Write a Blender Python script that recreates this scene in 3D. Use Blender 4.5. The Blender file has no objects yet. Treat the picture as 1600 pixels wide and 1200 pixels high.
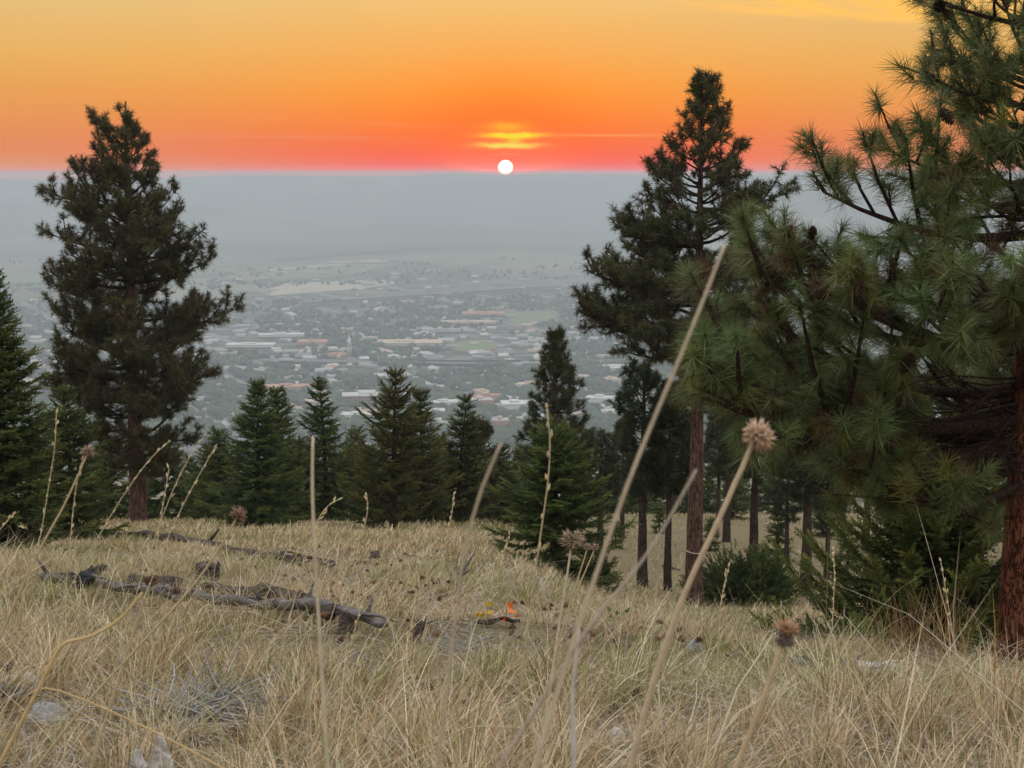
import bpy, math, random
import numpy as np
from mathutils import Vector

S = bpy.context.scene
COL = S.collection
random.seed(7)
R = math.radians

def lin(r, g, b, k=1.0):
    f = lambda c: (c/255/12.92 if c/255 <= .04045 else ((c/255+.055)/1.055)**2.4)
    return (f(r)*k, f(g)*k, f(b)*k, 1.0)

# ------------------------------------------------------------------ camera
F, HOR = 2400.0, 272.0                      # focal length in photo pixels, row of the true horizon
PITCH = math.atan((600-HOR)/F)
cam = bpy.data.cameras.new('camera')
cam.sensor_width, cam.lens = 36.0, 36.0*F/1600
cam.clip_start, cam.clip_end = 0.05, 40000
cam.dof.use_dof = True
cam.dof.focus_distance = 8.0
cam.dof.aperture_fstop = 15.0
camo = bpy.data.objects.new('camera', cam); COL.objects.link(camo)
camo.location = (0, 0, 0)
camo.rotation_euler = (math.pi/2-PITCH, 0, 0)
S.camera = camo
S.view_settings.view_transform = 'Standard'
S.view_settings.look = 'None'
S.view_settings.exposure = 0.0
S.view_settings.gamma = 1.0
S.view_settings.use_curve_mapping = False
S.render.engine = 'CYCLES'
S.cycles.max_bounces = 6
S.cycles.diffuse_bounces = 3
S.cycles.volume_bounces = 1
S.cycles.transparent_max_bounces = 8

SUN_EL, SUN_AZ = 0.24, -0.24                # degrees

# ------------------------------------------------------------------ node helper
class NT:
    def __init__(s, tree): s.t = tree
    def new(s, kind, **kw):
        n = s.t.nodes.new(kind)
        for k, v in kw.items(): setattr(n, k, v)
        return n
    def put(s, sock, v):
        if isinstance(v, bpy.types.NodeSocket): s.t.links.new(v, sock)
        else: sock.default_value = v
    def m(s, op, a, b=None, c=None):
        n = s.new('ShaderNodeMath', operation=op)
        for i, v in enumerate((a, b, c)):
            if v is not None: s.put(n.inputs[i], v)
        return n.outputs[0]
    def gauss(s, x, c, w):
        d = s.m('DIVIDE', s.m('SUBTRACT', x, c), w)
        return s.m('EXPONENT', s.m('MULTIPLY', s.m('MULTIPLY', d, d), -1.0))
    def ramp(s, t, stops, inter='LINEAR'):
        n = s.new('ShaderNodeValToRGB'); cr = n.color_ramp; cr.interpolation = inter
        while len(cr.elements) < len(stops): cr.elements.new(0.5)
        for e, (p, c) in zip(cr.elements, stops):
            e.position = p; e.color = c if len(c) == 4 else (*c, 1)
        s.put(n.inputs[0], t)
        return n.outputs[0]
    def mix(s, f, a, b, kind='MIX'):
        n = s.new('ShaderNodeMix', data_type='RGBA', blend_type=kind)
        n.clamp_factor = True
        s.put(n.inputs[0], f); s.put(n.inputs[6], a); s.put(n.inputs[7], b)
        return n.outputs[2]
    def sstep(s, x, a, b):
        n = s.new('ShaderNodeMapRange', interpolation_type='SMOOTHSTEP')
        s.put(n.inputs[0], x); n.inputs[1].default_value = a; n.inputs[2].default_value = b
        return n.outputs[0]
    def noise(s, vec, scale, detail=3, rough=.55, out=0):
        n = s.new('ShaderNodeTexNoise'); n.inputs['Scale'].default_value = scale
        n.inputs['Detail'].default_value = detail; n.inputs['Roughness'].default_value = rough
        if vec is not None: s.put(n.inputs['Vector'], vec)
        return n.outputs[out]
    def vec(s, x, y, z):
        n = s.new('ShaderNodeCombineXYZ')
        for i, v in enumerate((x, y, z)): s.put(n.inputs[i], v)
        return n.outputs[0]

# ------------------------------------------------------------------ sky
W = bpy.data.worlds.new('World'); S.world = W; W.use_nodes = True
W.node_tree.nodes.clear()
w = NT(W.node_tree)
tc = w.new('ShaderNodeTexCoord'); sp = w.new('ShaderNodeSeparateXYZ')
w.put(sp.inputs[0], tc.outputs['Generated'])
X, Y, Z = sp.outputs
el = w.m('MULTIPLY', w.m('ARCSINE', Z), 180/math.pi)
az = w.m('MULTIPLY', w.m('ARCTAN2', X, Y), 180/math.pi)
elp = w.m('MAXIMUM', el, 0.0)
tt = w.m('SQRT', w.m('DIVIDE', elp, 90.0))
def T(e): return math.sqrt(e/90)
high = [(T(9), lin(234, 206, 150)), (T(14), lin(232, 214, 182, 1.15)), (T(24), lin(228, 222, 212, 1.45)),
        (T(45), lin(224, 226, 230, 1.8)), (T(90), lin(216, 224, 236, 2.0))]
HAZE_T, HAZE_L = .24*.012, (.36, .41, .42)
def behind(e, r, g, b_):                    # sky colour beyond the smoke layer that reads as (r, g, b) through it
    t = max(math.exp(-HAZE_T/math.tan(math.radians(max(e, .1)))), .25); c = lin(r, g, b_)
    return (T(e), tuple(max((c[i]-(1-t)*HAZE_L[i])/t, .002) for i in range(3)))
edge = [behind(0, 214, 158, 128), behind(.35, 214, 152, 120), behind(1.0, 224, 142, 100), behind(1.9, 227, 150, 92), behind(3.0, 228, 161, 90),
        behind(4.2, 229, 175, 98), behind(5.5, 227, 184, 116), behind(6.6, 226, 194, 128)] + high
core = [behind(0, 238, 118, 84), behind(.35, 244, 110, 66), behind(1.0, 251, 110, 50), behind(1.9, 252, 127, 46), behind(3.0, 248, 150, 60),
        behind(4.2, 239, 166, 84), behind(5.5, 234, 180, 104), behind(6.6, 231, 191, 120)] + high
back = [(T(0), lin(196, 176, 172)), (T(3), lin(206, 186, 184)), (T(8), lin(214, 200, 198)), (T(14), lin(218, 210, 206, 1.2)),
        (T(24), lin(226, 222, 220, 1.45)), (T(45), lin(224, 226, 230, 1.8)), (T(90), lin(216, 224, 236, 2.0))]
c_edge, c_core, c_back = (w.ramp(tt, s_) for s_ in (edge, core, back))
daz = w.m('SUBTRACT', az, SUN_AZ)
sky = w.mix(w.gauss(daz, 0.0, 10.5), c_edge, c_core)
sky = w.mix(w.sstep(w.m('ABSOLUTE', daz), 30, 150), sky, c_back)
# thin smoke streaks low over the ridge and cirrus higher up
st = w.noise(w.vec(w.m('MULTIPLY', az, .09), w.m('MULTIPLY', el, 2.6), 3.1), 1.0, 4, .6)
low = w.m('MULTIPLY', w.gauss(el, 1.7, 1.3), w.sstep(st, .55, .78))
sky = w.mix(w.m('MULTIPLY', low, .38), sky, lin(255, 150, 84))
line = w.m('MULTIPLY', w.gauss(el, w.m('ADD', 1.43, w.m('MULTIPLY', daz, -.004)), .045),
           w.m('MULTIPLY', w.sstep(daz, .2, 1.2), w.m('SUBTRACT', 1.0, w.sstep(daz, 4.0, 7.5))))
line2 = w.m('MULTIPLY', w.gauss(el, w.m('ADD', 1.30, w.m('MULTIPLY', daz, -.006)), .05),
            w.m('MULTIPLY', w.sstep(daz, -17, -12), w.m('SUBTRACT', 1.0, w.sstep(daz, -6.0, -3.0))))
sky = w.mix(w.m('MULTIPLY', line, .75), sky, lin(255, 160, 80))
sky = w.mix(w.m('MULTIPLY', line2, .4), sky, lin(245, 140, 100))
wsp = w.noise(w.vec(w.m('MULTIPLY', az, .32), w.m('ADD', w.m('MULTIPLY', el, 1.9), w.m('MULTIPLY', az, .42)), 9.0), 1.0, 5, .62)
cirr = w.m('MULTIPLY', w.m('MULTIPLY', w.sstep(az, 4.5, 10.5), w.m('SUBTRACT', 1.0, w.sstep(az, 24, 40))),
           w.m('MULTIPLY', w.sstep(w.m('ADD', el, w.m('MULTIPLY', az, .075)), 6.22, 6.6), w.m('SUBTRACT', 1.0, w.sstep(el, 9, 14))))
cirr = w.m('MULTIPLY', cirr, w.m('ADD', .3, w.sstep(wsp, .38, .66)))
sky = w.mix(w.m('MINIMUM', w.m('MULTIPLY', cirr, 1.15), 1.0), sky, lin(255, 192, 92, 1.06))
# the sun, its aureole, and the lit streaks of cloud just above it
rx = w.m('SUBTRACT', el, SUN_EL)
rr = w.m('SQRT', w.m('ADD', w.m('MULTIPLY', daz, daz), w.m('MULTIPLY', rx, rx)))
sky = w.mix(w.m('MULTIPLY', w.gauss(rr, 0.0, 2.6), .9), sky, lin(255, 100, 0, 1.15))
red = w.m('MULTIPLY', w.gauss(rr, 0.0, 1.25), w.m('SUBTRACT', 1.0, w.sstep(el, .55, 1.1)))
sky = w.mix(red, sky, (3.0, .10, .004, 1))
wob = w.m('MULTIPLY', w.m('SUBTRACT', w.noise(w.vec(w.m('MULTIPLY', az, .9), w.m('MULTIPLY', el, 1.2), 0.0), 1.0, 3, .6), .5), .30)
e2 = w.m('ADD', el, wob)
def streak(e0, we, a0, wa, k, colr):
    global sky
    f = w.m('MULTIPLY', w.gauss(e2, e0, we), w.gauss(daz, a0, wa))
    sky = w.mix(w.m('MINIMUM', w.m('MULTIPLY', f, k), 1.0), sky, colr)
streak(1.72, .16, .05, .75, .75, lin(255, 186, 0))
streak(1.40, .10, .25, .95, 1.5, lin(255, 226, 0))
streak(1.20, .14, .32, .28, .9, lin(255, 205, 0))
streak(1.04, .085, .10, .95, 1.6, lin(255, 222, 70))
streak(.72, .035, .05, .6, .5, lin(255, 150, 60))
disc = w.m('SUBTRACT', 1.0, w.sstep(rr, .205, .29))
sky = w.mix(disc, sky, (9, 7.6, 5.6, 1))
nish = w.new('ShaderNodeTexSky', sky_type='NISHITA', sun_disc=False)
nish.sun_elevation = R(SUN_EL); nish.sun_rotation = R(SUN_AZ); nish.dust_density = 4.0
bg1 = w.new('ShaderNodeBackground'); w.put(bg1.inputs[0], sky); bg1.inputs[1].default_value = 1.0
bg2 = w.new('ShaderNodeBackground'); w.put(bg2.inputs[0], nish.outputs[0]); bg2.inputs[1].default_value = 0.02
ad = w.new('ShaderNodeAddShader'); w.put(ad.inputs[0], bg1.outputs[0]); w.put(ad.inputs[1], bg2.outputs[0])
wo = w.new('ShaderNodeOutputWorld'); w.put(wo.inputs[0], ad.outputs[0])

sl = bpy.data.lights.new('sun', 'SUN'); sl.energy = .35; sl.angle = R(.53); sl.color = (1, .42, .14)
so = bpy.data.objects.new('sun', sl); COL.objects.link(so)
sd = Vector((math.sin(R(SUN_AZ))*math.cos(R(SUN_EL)), math.cos(R(SUN_AZ))*math.cos(R(SUN_EL)), math.sin(R(SUN_EL))))
so.rotation_euler = (-sd).to_track_quat('-Z', 'Y').to_euler()
so.location = (0, 40, 60)

# ------------------------------------------------------------------ terrain height
def hsh(i, j, s):
    v = np.sin(i*127.1 + j*311.7 + s*74.7)*43758.5453
    return v - np.floor(v)
def vn(x, y, sc, s=0):
    x = np.asarray(x, float)/sc; y = np.asarray(y, float)/sc
    i, j = np.floor(x), np.floor(y); fx, fy = x-i, y-j
    fx, fy = fx*fx*(3-2*fx), fy*fy*(3-2*fy)
    return (hsh(i, j, s)*(1-fx)+hsh(i+1, j, s)*fx)*(1-fy) + (hsh(i, j+1, s)*(1-fx)+hsh(i+1, j+1, s)*fx)*fy
def ss(x, a, b):
    t = np.clip((np.asarray(x, float)-a)/(b-a), 0, 1); return t*t*(3-2*t)
PLAIN = -300.0
def H(x, y):
    x = np.asarray(x, float); y = np.asarray(y, float)
    yc = np.maximum(y, -2.5)
    y0 = 45 + 20*ss(x, -.5, 6)
    t = np.maximum(yc-y0, 0)
    z = -.75 - .213*yc - .15*t*t/(t+30)
    z = z - 1.62*ss(yc, 3, 22)*ss(x, -1.2, 4.0)*(1-ss(yc, 40, 64))
    near = 1-ss(yc, 60, 100)
    z = z + near*((vn(x, y, 1.1, 1)-.5)*.11 + (vn(x, y, .35, 2)-.5)*.05)*ss(yc, .2, 2.0)
    z = z + (1-near)*(vn(x, y, 40, 3)-.5)*3*ss(yc, 100, 200)
    k = 12.0
    flat = PLAIN + 0*z
    z = np.maximum(z, flat) + k*np.exp(-np.abs(z-flat)/k)*.35*(yc < 1500)*(yc > 300)
    far = ss(y, 7600, 9000)
    z = np.minimum(z + 330*np.exp(-((x-1750)/820)**2-((y-6600)/600)**2)*(y > 3500), np.maximum(z, 10))
    z = z + 150*np.exp(-((x+2300)/1500)**2-((y-8300)/500)**2)*(y > 5000)
    return z
def RIDGE(x):
    return -10 + 16*np.exp(-((x-560)/900)**2) - 24*ss(-x, 1300, 3200) + 32*ss(x, 1500, 2300) + (vn(x, 0*x, 420, 5)-.5)*16 + (vn(x, 0*x, 110, 6)-.5)*5

cp, spn = math.cos(PITCH), math.sin(PITCH)
def ray(u, v):
    xc, yc = (u-800)/F, -(v-600)/F
    d = np.array([xc, cp+yc*spn, -spn+yc*cp])
    return d/d[1]
def P(u, v, d): return ray(u, v)*d
_ds = np.concatenate([np.arange(.8, 20, .02), np.arange(20, 140, .1)])
def G(u, v):
    r = ray(u, v); pz = r[2]*_ds; hz = H(r[0]*_ds, _ds)
    k = np.argmax(pz <= hz)
    d = _ds[k]; return np.array([r[0]*d, d, hz[k]])
def plane(u, v, z=0.0):
    r = ray(u, v); d = (PLAIN+z)/r[2]; return r*d

# ------------------------------------------------------------------ mesh helpers
def link(o, parent=None):
    COL.objects.link(o)
    if parent is not None: o.parent = parent
    return o
def tag(o, label=None, cat=None, group=None, kind=None):
    if label: o['label'] = label
    if cat: o['category'] = cat
    if group: o['group'] = group
    if kind: o['kind'] = kind
    return o
def empty(name, loc, label, cat, group=None):
    o = bpy.data.objects.new(name, None); o.location = tuple(float(c) for c in loc)
    o.empty_display_size = .2
    return tag(link(o), label, cat, group)
def mesh_data(name, V, T, mat, C=None, smooth=False):
    V = np.asarray(V, np.float32).reshape(-1, 3); T = np.asarray(T, np.int32)
    k = T.shape[1]
    me = bpy.data.meshes.new(name)
    me.vertices.add(len(V)); me.vertices.foreach_set('co', V.ravel())
    me.loops.add(T.size); me.loops.foreach_set('vertex_index', T.ravel())
    me.polygons.add(len(T))
    me.polygons.foreach_set('loop_start', np.arange(0, T.size, k, dtype=np.int32))
    me.polygons.foreach_set('loop_total', np.full(len(T), k, np.int32))
    if smooth: me.polygons.foreach_set('use_smooth', np.ones(len(T), bool))
    if C is not None:
        a = me.attributes.new('col', 'FLOAT_COLOR', 'POINT')
        C = np.asarray(C, np.float32)
        if C.shape[1] == 3: C = np.concatenate([C, np.ones((len(C), 1), np.float32)], 1)
        a.data.foreach_set('color', C.ravel())
    me.update(calc_edges=True)
    if isinstance(mat, (list, tuple)):
        for q in mat: me.materials.append(q)
    else: me.materials.append(mat)
    return me
def obj(name, V, T, mat, parent=None, C=None, smooth=False, loc=None):
    o = bpy.data.objects.new(name, mesh_data(name, V, T, mat, C, smooth))
    if loc is not None: o.location = tuple(float(c) for c in loc)
    return link(o, parent)

class MB:                                   # collects shapes, gives one mesh
    def __init__(s): s.V, s.T, s.C, s.n = [], [], [], 0
    def add(s, V, T, c=None):
        V = np.asarray(V, float).reshape(-1, 3); T = np.asarray(T, int)
        if T.shape[1] == 4: T = np.concatenate([T[:, [0, 1, 2]], T[:, [0, 2, 3]]])
        s.V.append(V); s.T.append(T+s.n); s.n += len(V)
        c = np.array([1, 1, 1.]) if c is None else np.asarray(c, float)
        s.C.append(np.broadcast_to(c, (len(V), 3)) if c.ndim == 1 else c)
    def tube(s, pts, rad, n=6, c=None, cap=True, wob=0, rng=None):
        pts = np.asarray(pts, float); m = len(pts)
        rad = np.broadcast_to(np.asarray(rad, float), (m,))
        tn = np.gradient(pts, axis=0); tn /= np.linalg.norm(tn, axis=1)[:, None]+1e-12
        ref = np.array([0, 0, 1.]) if abs(tn[:, 2]).mean() < .8 else np.array([1., 0, 0])
        a = np.cross(tn, ref); a /= np.linalg.norm(a, axis=1)[:, None]+1e-12
        b = np.cross(tn, a)
        th = np.arange(n)*2*math.pi/n
        rr = rad[:, None]*np.ones((m, n))
        if wob: rr = rr*(1+wob*(rng.random((m, n))-.5)*2)
        V = pts[:, None, :] + (a[:, None, :]*np.cos(th)[None, :, None] + b[:, None, :]*np.sin(th)[None, :, None])*rr[..., None]
        V = V.reshape(-1, 3)
        i, j = np.meshgrid(np.arange(m-1), np.arange(n), indexing='ij'); j2 = (j+1) % n
        Q = np.stack([i*n+j, i*n+j2, (i+1)*n+j2, (i+1)*n+j], -1).reshape(-1, 4)
        Tt = np.concatenate([Q[:, [0, 1, 2]], Q[:, [0, 2, 3]]])
        if cap:
            V = np.concatenate([V, pts[:1], pts[-1:]])
            k = np.arange(n); k2 = (k+1) % n
            Tt = np.concatenate([Tt, np.stack([k2, k, np.full(n, m*n)], -1),
                                 np.stack([(m-1)*n+k, (m-1)*n+k2, np.full(n, m*n+1)], -1)])
        s.add(V, Tt, c)
    def build(s, name, mat, parent=None, smooth=False, loc=None):
        return obj(name, np.concatenate(s.V), np.concatenate(s.T), mat, parent, np.concatenate(s.C), smooth, loc)

def nrm(a): return a/(np.linalg.norm(a, axis=-1, keepdims=True)+1e-12)
def frames(dirs, rng=None, flat=False):
    z = nrm(np.asarray(dirs, float))
    if flat: ref = np.broadcast_to(np.array([0, 0, 1.]), z.shape) + .15*(rng.random(z.shape)-.5)
    else: ref = rng.normal(size=z.shape)
    x = nrm(np.cross(ref, z)); y = np.cross(z, x)
    return np.stack([x, y, z], -1)          # columns are the axes
def scatter(protos, pos, dirs, scale, cols, rng, flat=False, droop=0.0, tipcol=None):
    """copies of the small needle protos, joined: arrays V, T, C"""
    M = frames(dirs, rng, flat); N = len(pos)
    kid = rng.integers(0, len(protos), N)
    Vs, Ts, Cs, off = [], [], [], 0
    for k, (pv, pt) in enumerate(protos):
        ix = np.where(kid == k)[0]
        if not len(ix): continue
        v = np.einsum('nij,kj->nki', M[ix], pv)*scale[ix][:, None, None]
        if droop:
            r2 = (v**2).sum(-1)
            v[..., 2] -= droop*r2/np.maximum(scale[ix][:, None], 1e-3)
        v = v + pos[ix][:, None, :]
        n = pv.shape[0]
        t = pt[None]+(np.arange(len(ix))*n)[:, None, None]+off
        c = np.repeat(cols[ix][:, None, :], n, 1)
        Vs.append(v.reshape(-1, 3)); Ts.append(t.reshape(-1, 3)); Cs.append(c.reshape(-1, 3)); off += n*len(ix)
    return np.concatenate(Vs), np.concatenate(Ts), np.concatenate(Cs)

def tuft_proto(rng, n, wid, back=.55, lo=12, hi=80, kite=True):
    V, T = [], []
    for i in range(n):
        z0 = rng.uniform(-back, .05)
        th = rng.uniform(0, 2*math.pi); al = R(rng.uniform(lo, hi))
        d = np.array([math.sin(al)*math.cos(th), math.sin(al)*math.sin(th), math.cos(al)])
        L = rng.uniform(.75, 1.05)
        p = nrm(np.cross(d, rng.normal(size=3)))*wid/2
        o = np.array([0, 0, z0]); k = len(V)
        bend = rng.normal(size=3)*.05
        if kite:
            V += [o, o+d*L*.45+p+bend, o+d*L*.45-p+bend, o+d*L]
            T += [(k, k+1, k+2), (k+1, k+3, k+2)]
        else:
            V += [o+p, o-p, o+d*L]; T += [(k, k+1, k+2)]
    return np.array(V), np.array(T)
def spray_proto(rng, n=9, wid=.055):
    V, T = [], []
    for i in range(n):
        z0 = i/n
        for s in (-1, 1, 0):
            if s == 0 and i % 2: continue
            d = np.array([s*rng.uniform(.6, .95), rng.uniform(-.25, .35) if s else rng.uniform(.4, .8), rng.uniform(.45, .9)])
            d = nrm(d); L = rng.uniform(.2, .32)*(1-.35*z0)
            p = nrm(np.cross(d, rng.normal(size=3)))*wid/2
            o = np.array([0, 0, z0+rng.uniform(-.03, .03)]); k = len(V)
            V += [o+p, o-p, o+d*L]; T += [(k, k+1, k+2)]
    k = len(V); V += [np.array([.02, 0, 0]), np.array([-.02, 0, 0]), np.array([0, 0, 1.25])]; T += [(k, k+1, k+2)]
    return np.array(V), np.array(T)

# ------------------------------------------------------------------ materials
def material(name, rough=.8, spec=.2):
    m = bpy.data.materials.new(name); m.use_nodes = True
    n = NT(m.node_tree); b = m.node_tree.nodes['Principled BSDF']
    b.inputs['Roughness'].default_value = rough
    b.inputs['Specular IOR Level'].default_value = spec
    return m, n, b
def m_attr(name, rough=.7, spec=.15, trans=0.0, grain=.0, gs=30):
    m, n, b = material(name, rough, spec)
    a = n.new('ShaderNodeAttribute', attribute_name='col')
    c = a.outputs['Color']
    if grain:
        g = n.noise(n.new('ShaderNodeTexCoord').outputs['Object'], gs, 4, .65)
        c = n.mix(1.0, c, n.ramp(g, [(.25, (1-grain,)*3), (.75, (1+grain*.6,)*3)]), 'MULTIPLY')
    n.put(b.inputs['Base Color'], c)
    if trans:
        t = n.new('ShaderNodeBsdfTranslucent'); n.put(t.inputs[0], c)
        mx = n.new('ShaderNodeMixShader'); mx.inputs[0].default_value = trans
        n.put(mx.inputs[1], b.outputs[0]); n.put(mx.inputs[2], t.outputs[0])
        n.put(m.node_tree.nodes['Material Output'].inputs[0], mx.outputs[0])
    return m
def m_bark(name, dark, mid, light, sc=1.0, bump=.6):
    m, n, b = material(name, .92, .1)
    tcn = n.new('ShaderNodeTexCoord'); mp = n.new('ShaderNodeMapping')
    mp.inputs['Scale'].default_value = (sc, sc, sc*.22); n.put(mp.inputs[0], tcn.outputs['Object'])
    wv = n.noise(mp.outputs[0], 9, 3)
    vo = n.new('ShaderNodeTexVoronoi', feature='DISTANCE_TO_EDGE'); vo.inputs['Scale'].default_value = 22
    ds = n.new('ShaderNodeMix', data_type='VECTOR'); ds.inputs[0].default_value = .2
    n.put(ds.inputs[4], mp.outputs[0]); n.put(ds.inputs[5], n.noise(mp.outputs[0], 12, 3, .6, 1)); n.put(vo.inputs['Vector'], ds.outputs[1])
    crack = n.sstep(n.m('ADD', vo.outputs[0], n.m('MULTIPLY', n.m('SUBTRACT', wv, .5), .16)), .0, .13)
    c = n.ramp(n.noise(mp.outputs[0], 24, 5, .7), [(.3, dark), (.5, mid), (.7, light)])
    c = n.mix(crack, (dark[0]*.8, dark[1]*.8, dark[2]*.8, 1), c)
    n.put(b.inputs['Base Color'], c)
    bp = n.new('ShaderNodeBump'); bp.inputs['Strength'].default_value = bump; bp.inputs['Distance'].default_value = .02
    n.put(bp.inputs['Height'], n.m('ADD', crack, n.m('MULTIPLY', wv, .6))); n.put(b.inputs['Normal'], bp.outputs[0])
    return m
def m_wood(name, dark, light, sc=(6, 60, 60), bump=.5):
    m, n, b = material(name, .9, .1)
    tcn = n.new('ShaderNodeTexCoord'); mp = n.new('ShaderNodeMapping')
    mp.inputs['Scale'].default_value = sc; n.put(mp.inputs[0], tcn.outputs['Object'])
    g = n.noise(mp.outputs[0], 1.0, 5, .65)
    c = n.ramp(g, [(.32, dark), (.5, tuple((a+b_)/2 for a, b_ in zip(dark, light))), (.68, light)])
    g2 = n.noise(tcn.outputs['Object'], 9, 4, .7)
    c = n.mix(n.sstep(g2, .5, .72), c, (dark[0]*.5, dark[1]*.5, dark[2]*.5, 1))
    n.put(b.inputs['Base Color'], c)
    bp = n.new('ShaderNodeBump'); bp.inputs['Strength'].default_value = bump; bp.inputs['Distance'].default_value = .01
    n.put(bp.inputs['Height'], g); n.put(b.inputs['Normal'], bp.outputs[0])
    return m
def m_flat(name, colr, var=.15, sc=4, rough=.85, bump=0):
    m, n, b = material(name, rough, .2)
    g = n.noise(n.new('ShaderNodeTexCoord').outputs['Object'], sc, 4, .6)
    n.put(b.inputs['Base Color'], n.ramp(g, [(.3, tuple(c*(1-var) for c in colr)), (.7, tuple(min(1, c*(1+var)) for c in colr))]))
    if bump:
        bp = n.new('ShaderNodeBump'); bp.inputs['Strength'].default_value = bump; bp.inputs['Distance'].default_value = .02
        n.put(bp.inputs['Height'], g); n.put(b.inputs['Normal'], bp.outputs[0])
    return m

M_NEEDLE = m_attr('pine_needles', .5, .25, .22)
M_FIR = m_attr('fir_needles', .6, .15, .18)
M_GRASS = m_attr('dry_grass', .65, .15, .14)
M_STEM = m_attr('dry_stem', .7, .15, .1, .25, 60)
M_HEAD = m_attr('seed_head', .85, .1, .1)
M_CONE = m_attr('cone_scales', .7, .2)
M_BARK_RED = m_bark('red_pine_bark', (.06, .022, .014), (.17, .062, .036), (.27, .115, .07), 1.7, .9)
M_BARK = m_bark('pine_bark', (.035, .022, .018), (.120, .068, .050), (.20, .130, .10), .8, .7)
M_BARK_DK = m_bark('dark_fir_bark', (.025, .020, .018), (.075, .055, .046), (.13, .10, .085), 1.2, .6)
M_LIMB = m_bark('limb_bark', (.020, .013, .010), (.055, .035, .026), (.10, .066, .05), 3, .4)
M_WOOD = m_wood('weathered_wood', (.045, .040, .037), (.25, .23, .215))
M_WOOD_BR = m_wood('brown_rotten_wood', (.032, .025, .021), (.13, .105, .088))
M_WOOD_PALE = m_wood('bleached_wood', (.38, .35, .32), (.72, .69, .65))
M_CHAR = m_wood('charred_wood', (.012, .012, .013), (.07, .068, .07))

# ------------------------------------------------------------------ ground, hillside, valley, hills
def m_ground():
    m, n, b = material('grassy_soil', .95, .05)
    pos = n.new('ShaderNodeNewGeometry').outputs['Position']
    a = n.noise(pos, 1.3, 5, .65); bq = n.noise(pos, 24, 5, .7)
    c = n.ramp(bq, [(.3, (.07, .053, .036)), (.5, (.15, .118, .078)), (.68, (.28, .23, .15))])
    c = n.mix(n.sstep(a, .45, .65), c, n.ramp(bq, [(.3, (.08, .072, .035)), (.7, (.27, .23, .13))]))
    sy = n.new('ShaderNodeSeparateXYZ'); n.put(sy.inputs[0], pos)      # farther down the slope the thatch closes over the soil
    c = n.mix(n.sstep(sy.outputs[1], 16, 32), c, n.ramp(bq, [(.3, (.13, .105, .062)), (.5, (.21, .17, .10)), (.7, (.30, .245, .15))]))
    n.put(b.inputs['Base Color'], c)
    bp = n.new('ShaderNodeBump'); bp.inputs['Strength'].default_value = .8; bp.inputs['Distance'].default_value = .03
    n.put(bp.inputs['Height'], bq); n.put(b.inputs['Normal'], bp.outputs[0])
    return m
def m_valley():
    m, n, b = material('valley_ground', .95, .05)
    pos = n.new('ShaderNodeNewGeometry').outputs['Position']
    mp = n.new('ShaderNodeMapping'); mp.inputs['Scale'].default_value = (1/700, 1/620, 0); mp.inputs['Rotation'].default_value = (0, 0, .35)
    n.put(mp.inputs[0], pos)
    vo = n.new('ShaderNodeTexVoronoi', distance='CHEBYCHEV'); vo.inputs['Scale'].default_value = 1.0; n.put(vo.inputs['Vector'], mp.outputs[0])
    hue = n.new('ShaderNodeSeparateColor'); n.put(hue.inputs[0], vo.outputs['Color'])
    fld = n.ramp(hue.outputs[0], [(0, (.055, .080, .038)), (.3, (.13, .13, .075)), (.55, (.07, .095, .05)), (.75, (.20, .17, .105)), (1, (.30, .27, .19))])
    g = n.noise(pos, .02, 5, .7); g2 = n.noise(pos, .0035, 4, .6)
    town = n.ramp(g, [(.35, (.045, .06, .038)), (.5, (.085, .092, .066)), (.68, (.20, .19, .16))])
    pr = n.new('ShaderNodeSeparateXYZ'); n.put(pr.inputs[0], pos)
    st = None                                # the street grid
    for (cx_, sx_, per_) in ((math.cos(.42), math.sin(.42), 120.0), (-math.sin(.42), math.cos(.42), 160.0)):
        q_ = n.m('ADD', n.m('MULTIPLY', pr.outputs[0], cx_), n.m('MULTIPLY', pr.outputs[1], sx_))
        q_ = n.m('ABSOLUTE', n.m('SUBTRACT', n.m('FLOORED_MODULO', q_, per_), per_/2))
        q_ = n.m('LESS_THAN', q_, 8.0); st = q_ if st is None else n.m('MAXIMUM', st, q_)
    town = n.mix(st, town, (.23, .225, .215, 1))
    sy = n.new('ShaderNodeSeparateXYZ'); n.put(sy.inputs[0], pos)
    f = n.sstep(n.m('ADD', sy.outputs[1], n.m('ADD', n.m('MULTIPLY', sy.outputs[0], -.9), n.m('MULTIPLY', n.m('SUBTRACT', g2, .5), 1600))), 4200, 4700)
    c = n.mix(f, town, n.mix(.35, fld, n.ramp(g, [(.35, (.05, .07, .04)), (.7, (.24, .22, .16))])))
    n.put(b.inputs['Base Color'], c)
    return m
def m_hill():
    m, n, b = material('far_hill_ground', .95, .05)
    pos = n.new('ShaderNodeNewGeometry').outputs['Position']
    g = n.noise(pos, .003, 5, .6)
    n.put(b.inputs['Base Color'], n.ramp(g, [(.35, (.05, .07, .045)), (.65, (.20, .18, .12))]))
    return m
M_GROUND, M_VALLEY, M_HILL = m_ground(), m_valley(), m_hill()
def width(y): return 40 + .9*np.maximum(y, 0)
def sheet(name, ys, nx, mat, zf=None):
    t = np.linspace(-1, 1, nx)
    YY, TT = np.meshgrid(ys, t, indexing='ij'); XX = TT*width(YY)
    ZZ = (zf or H)(XX, YY)
    V = np.stack([XX, YY, ZZ], -1).reshape(-1, 3); n = len(ys)
    i, j = np.meshgrid(np.arange(n-1), np.arange(nx-1), indexing='ij')
    Q = np.stack([i*nx+j, i*nx+j+1, (i+1)*nx+j+1, (i+1)*nx+j], -1).reshape(-1, 4)
    return tag(obj(name, V, Q, mat, smooth=True), kind='structure')
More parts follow.
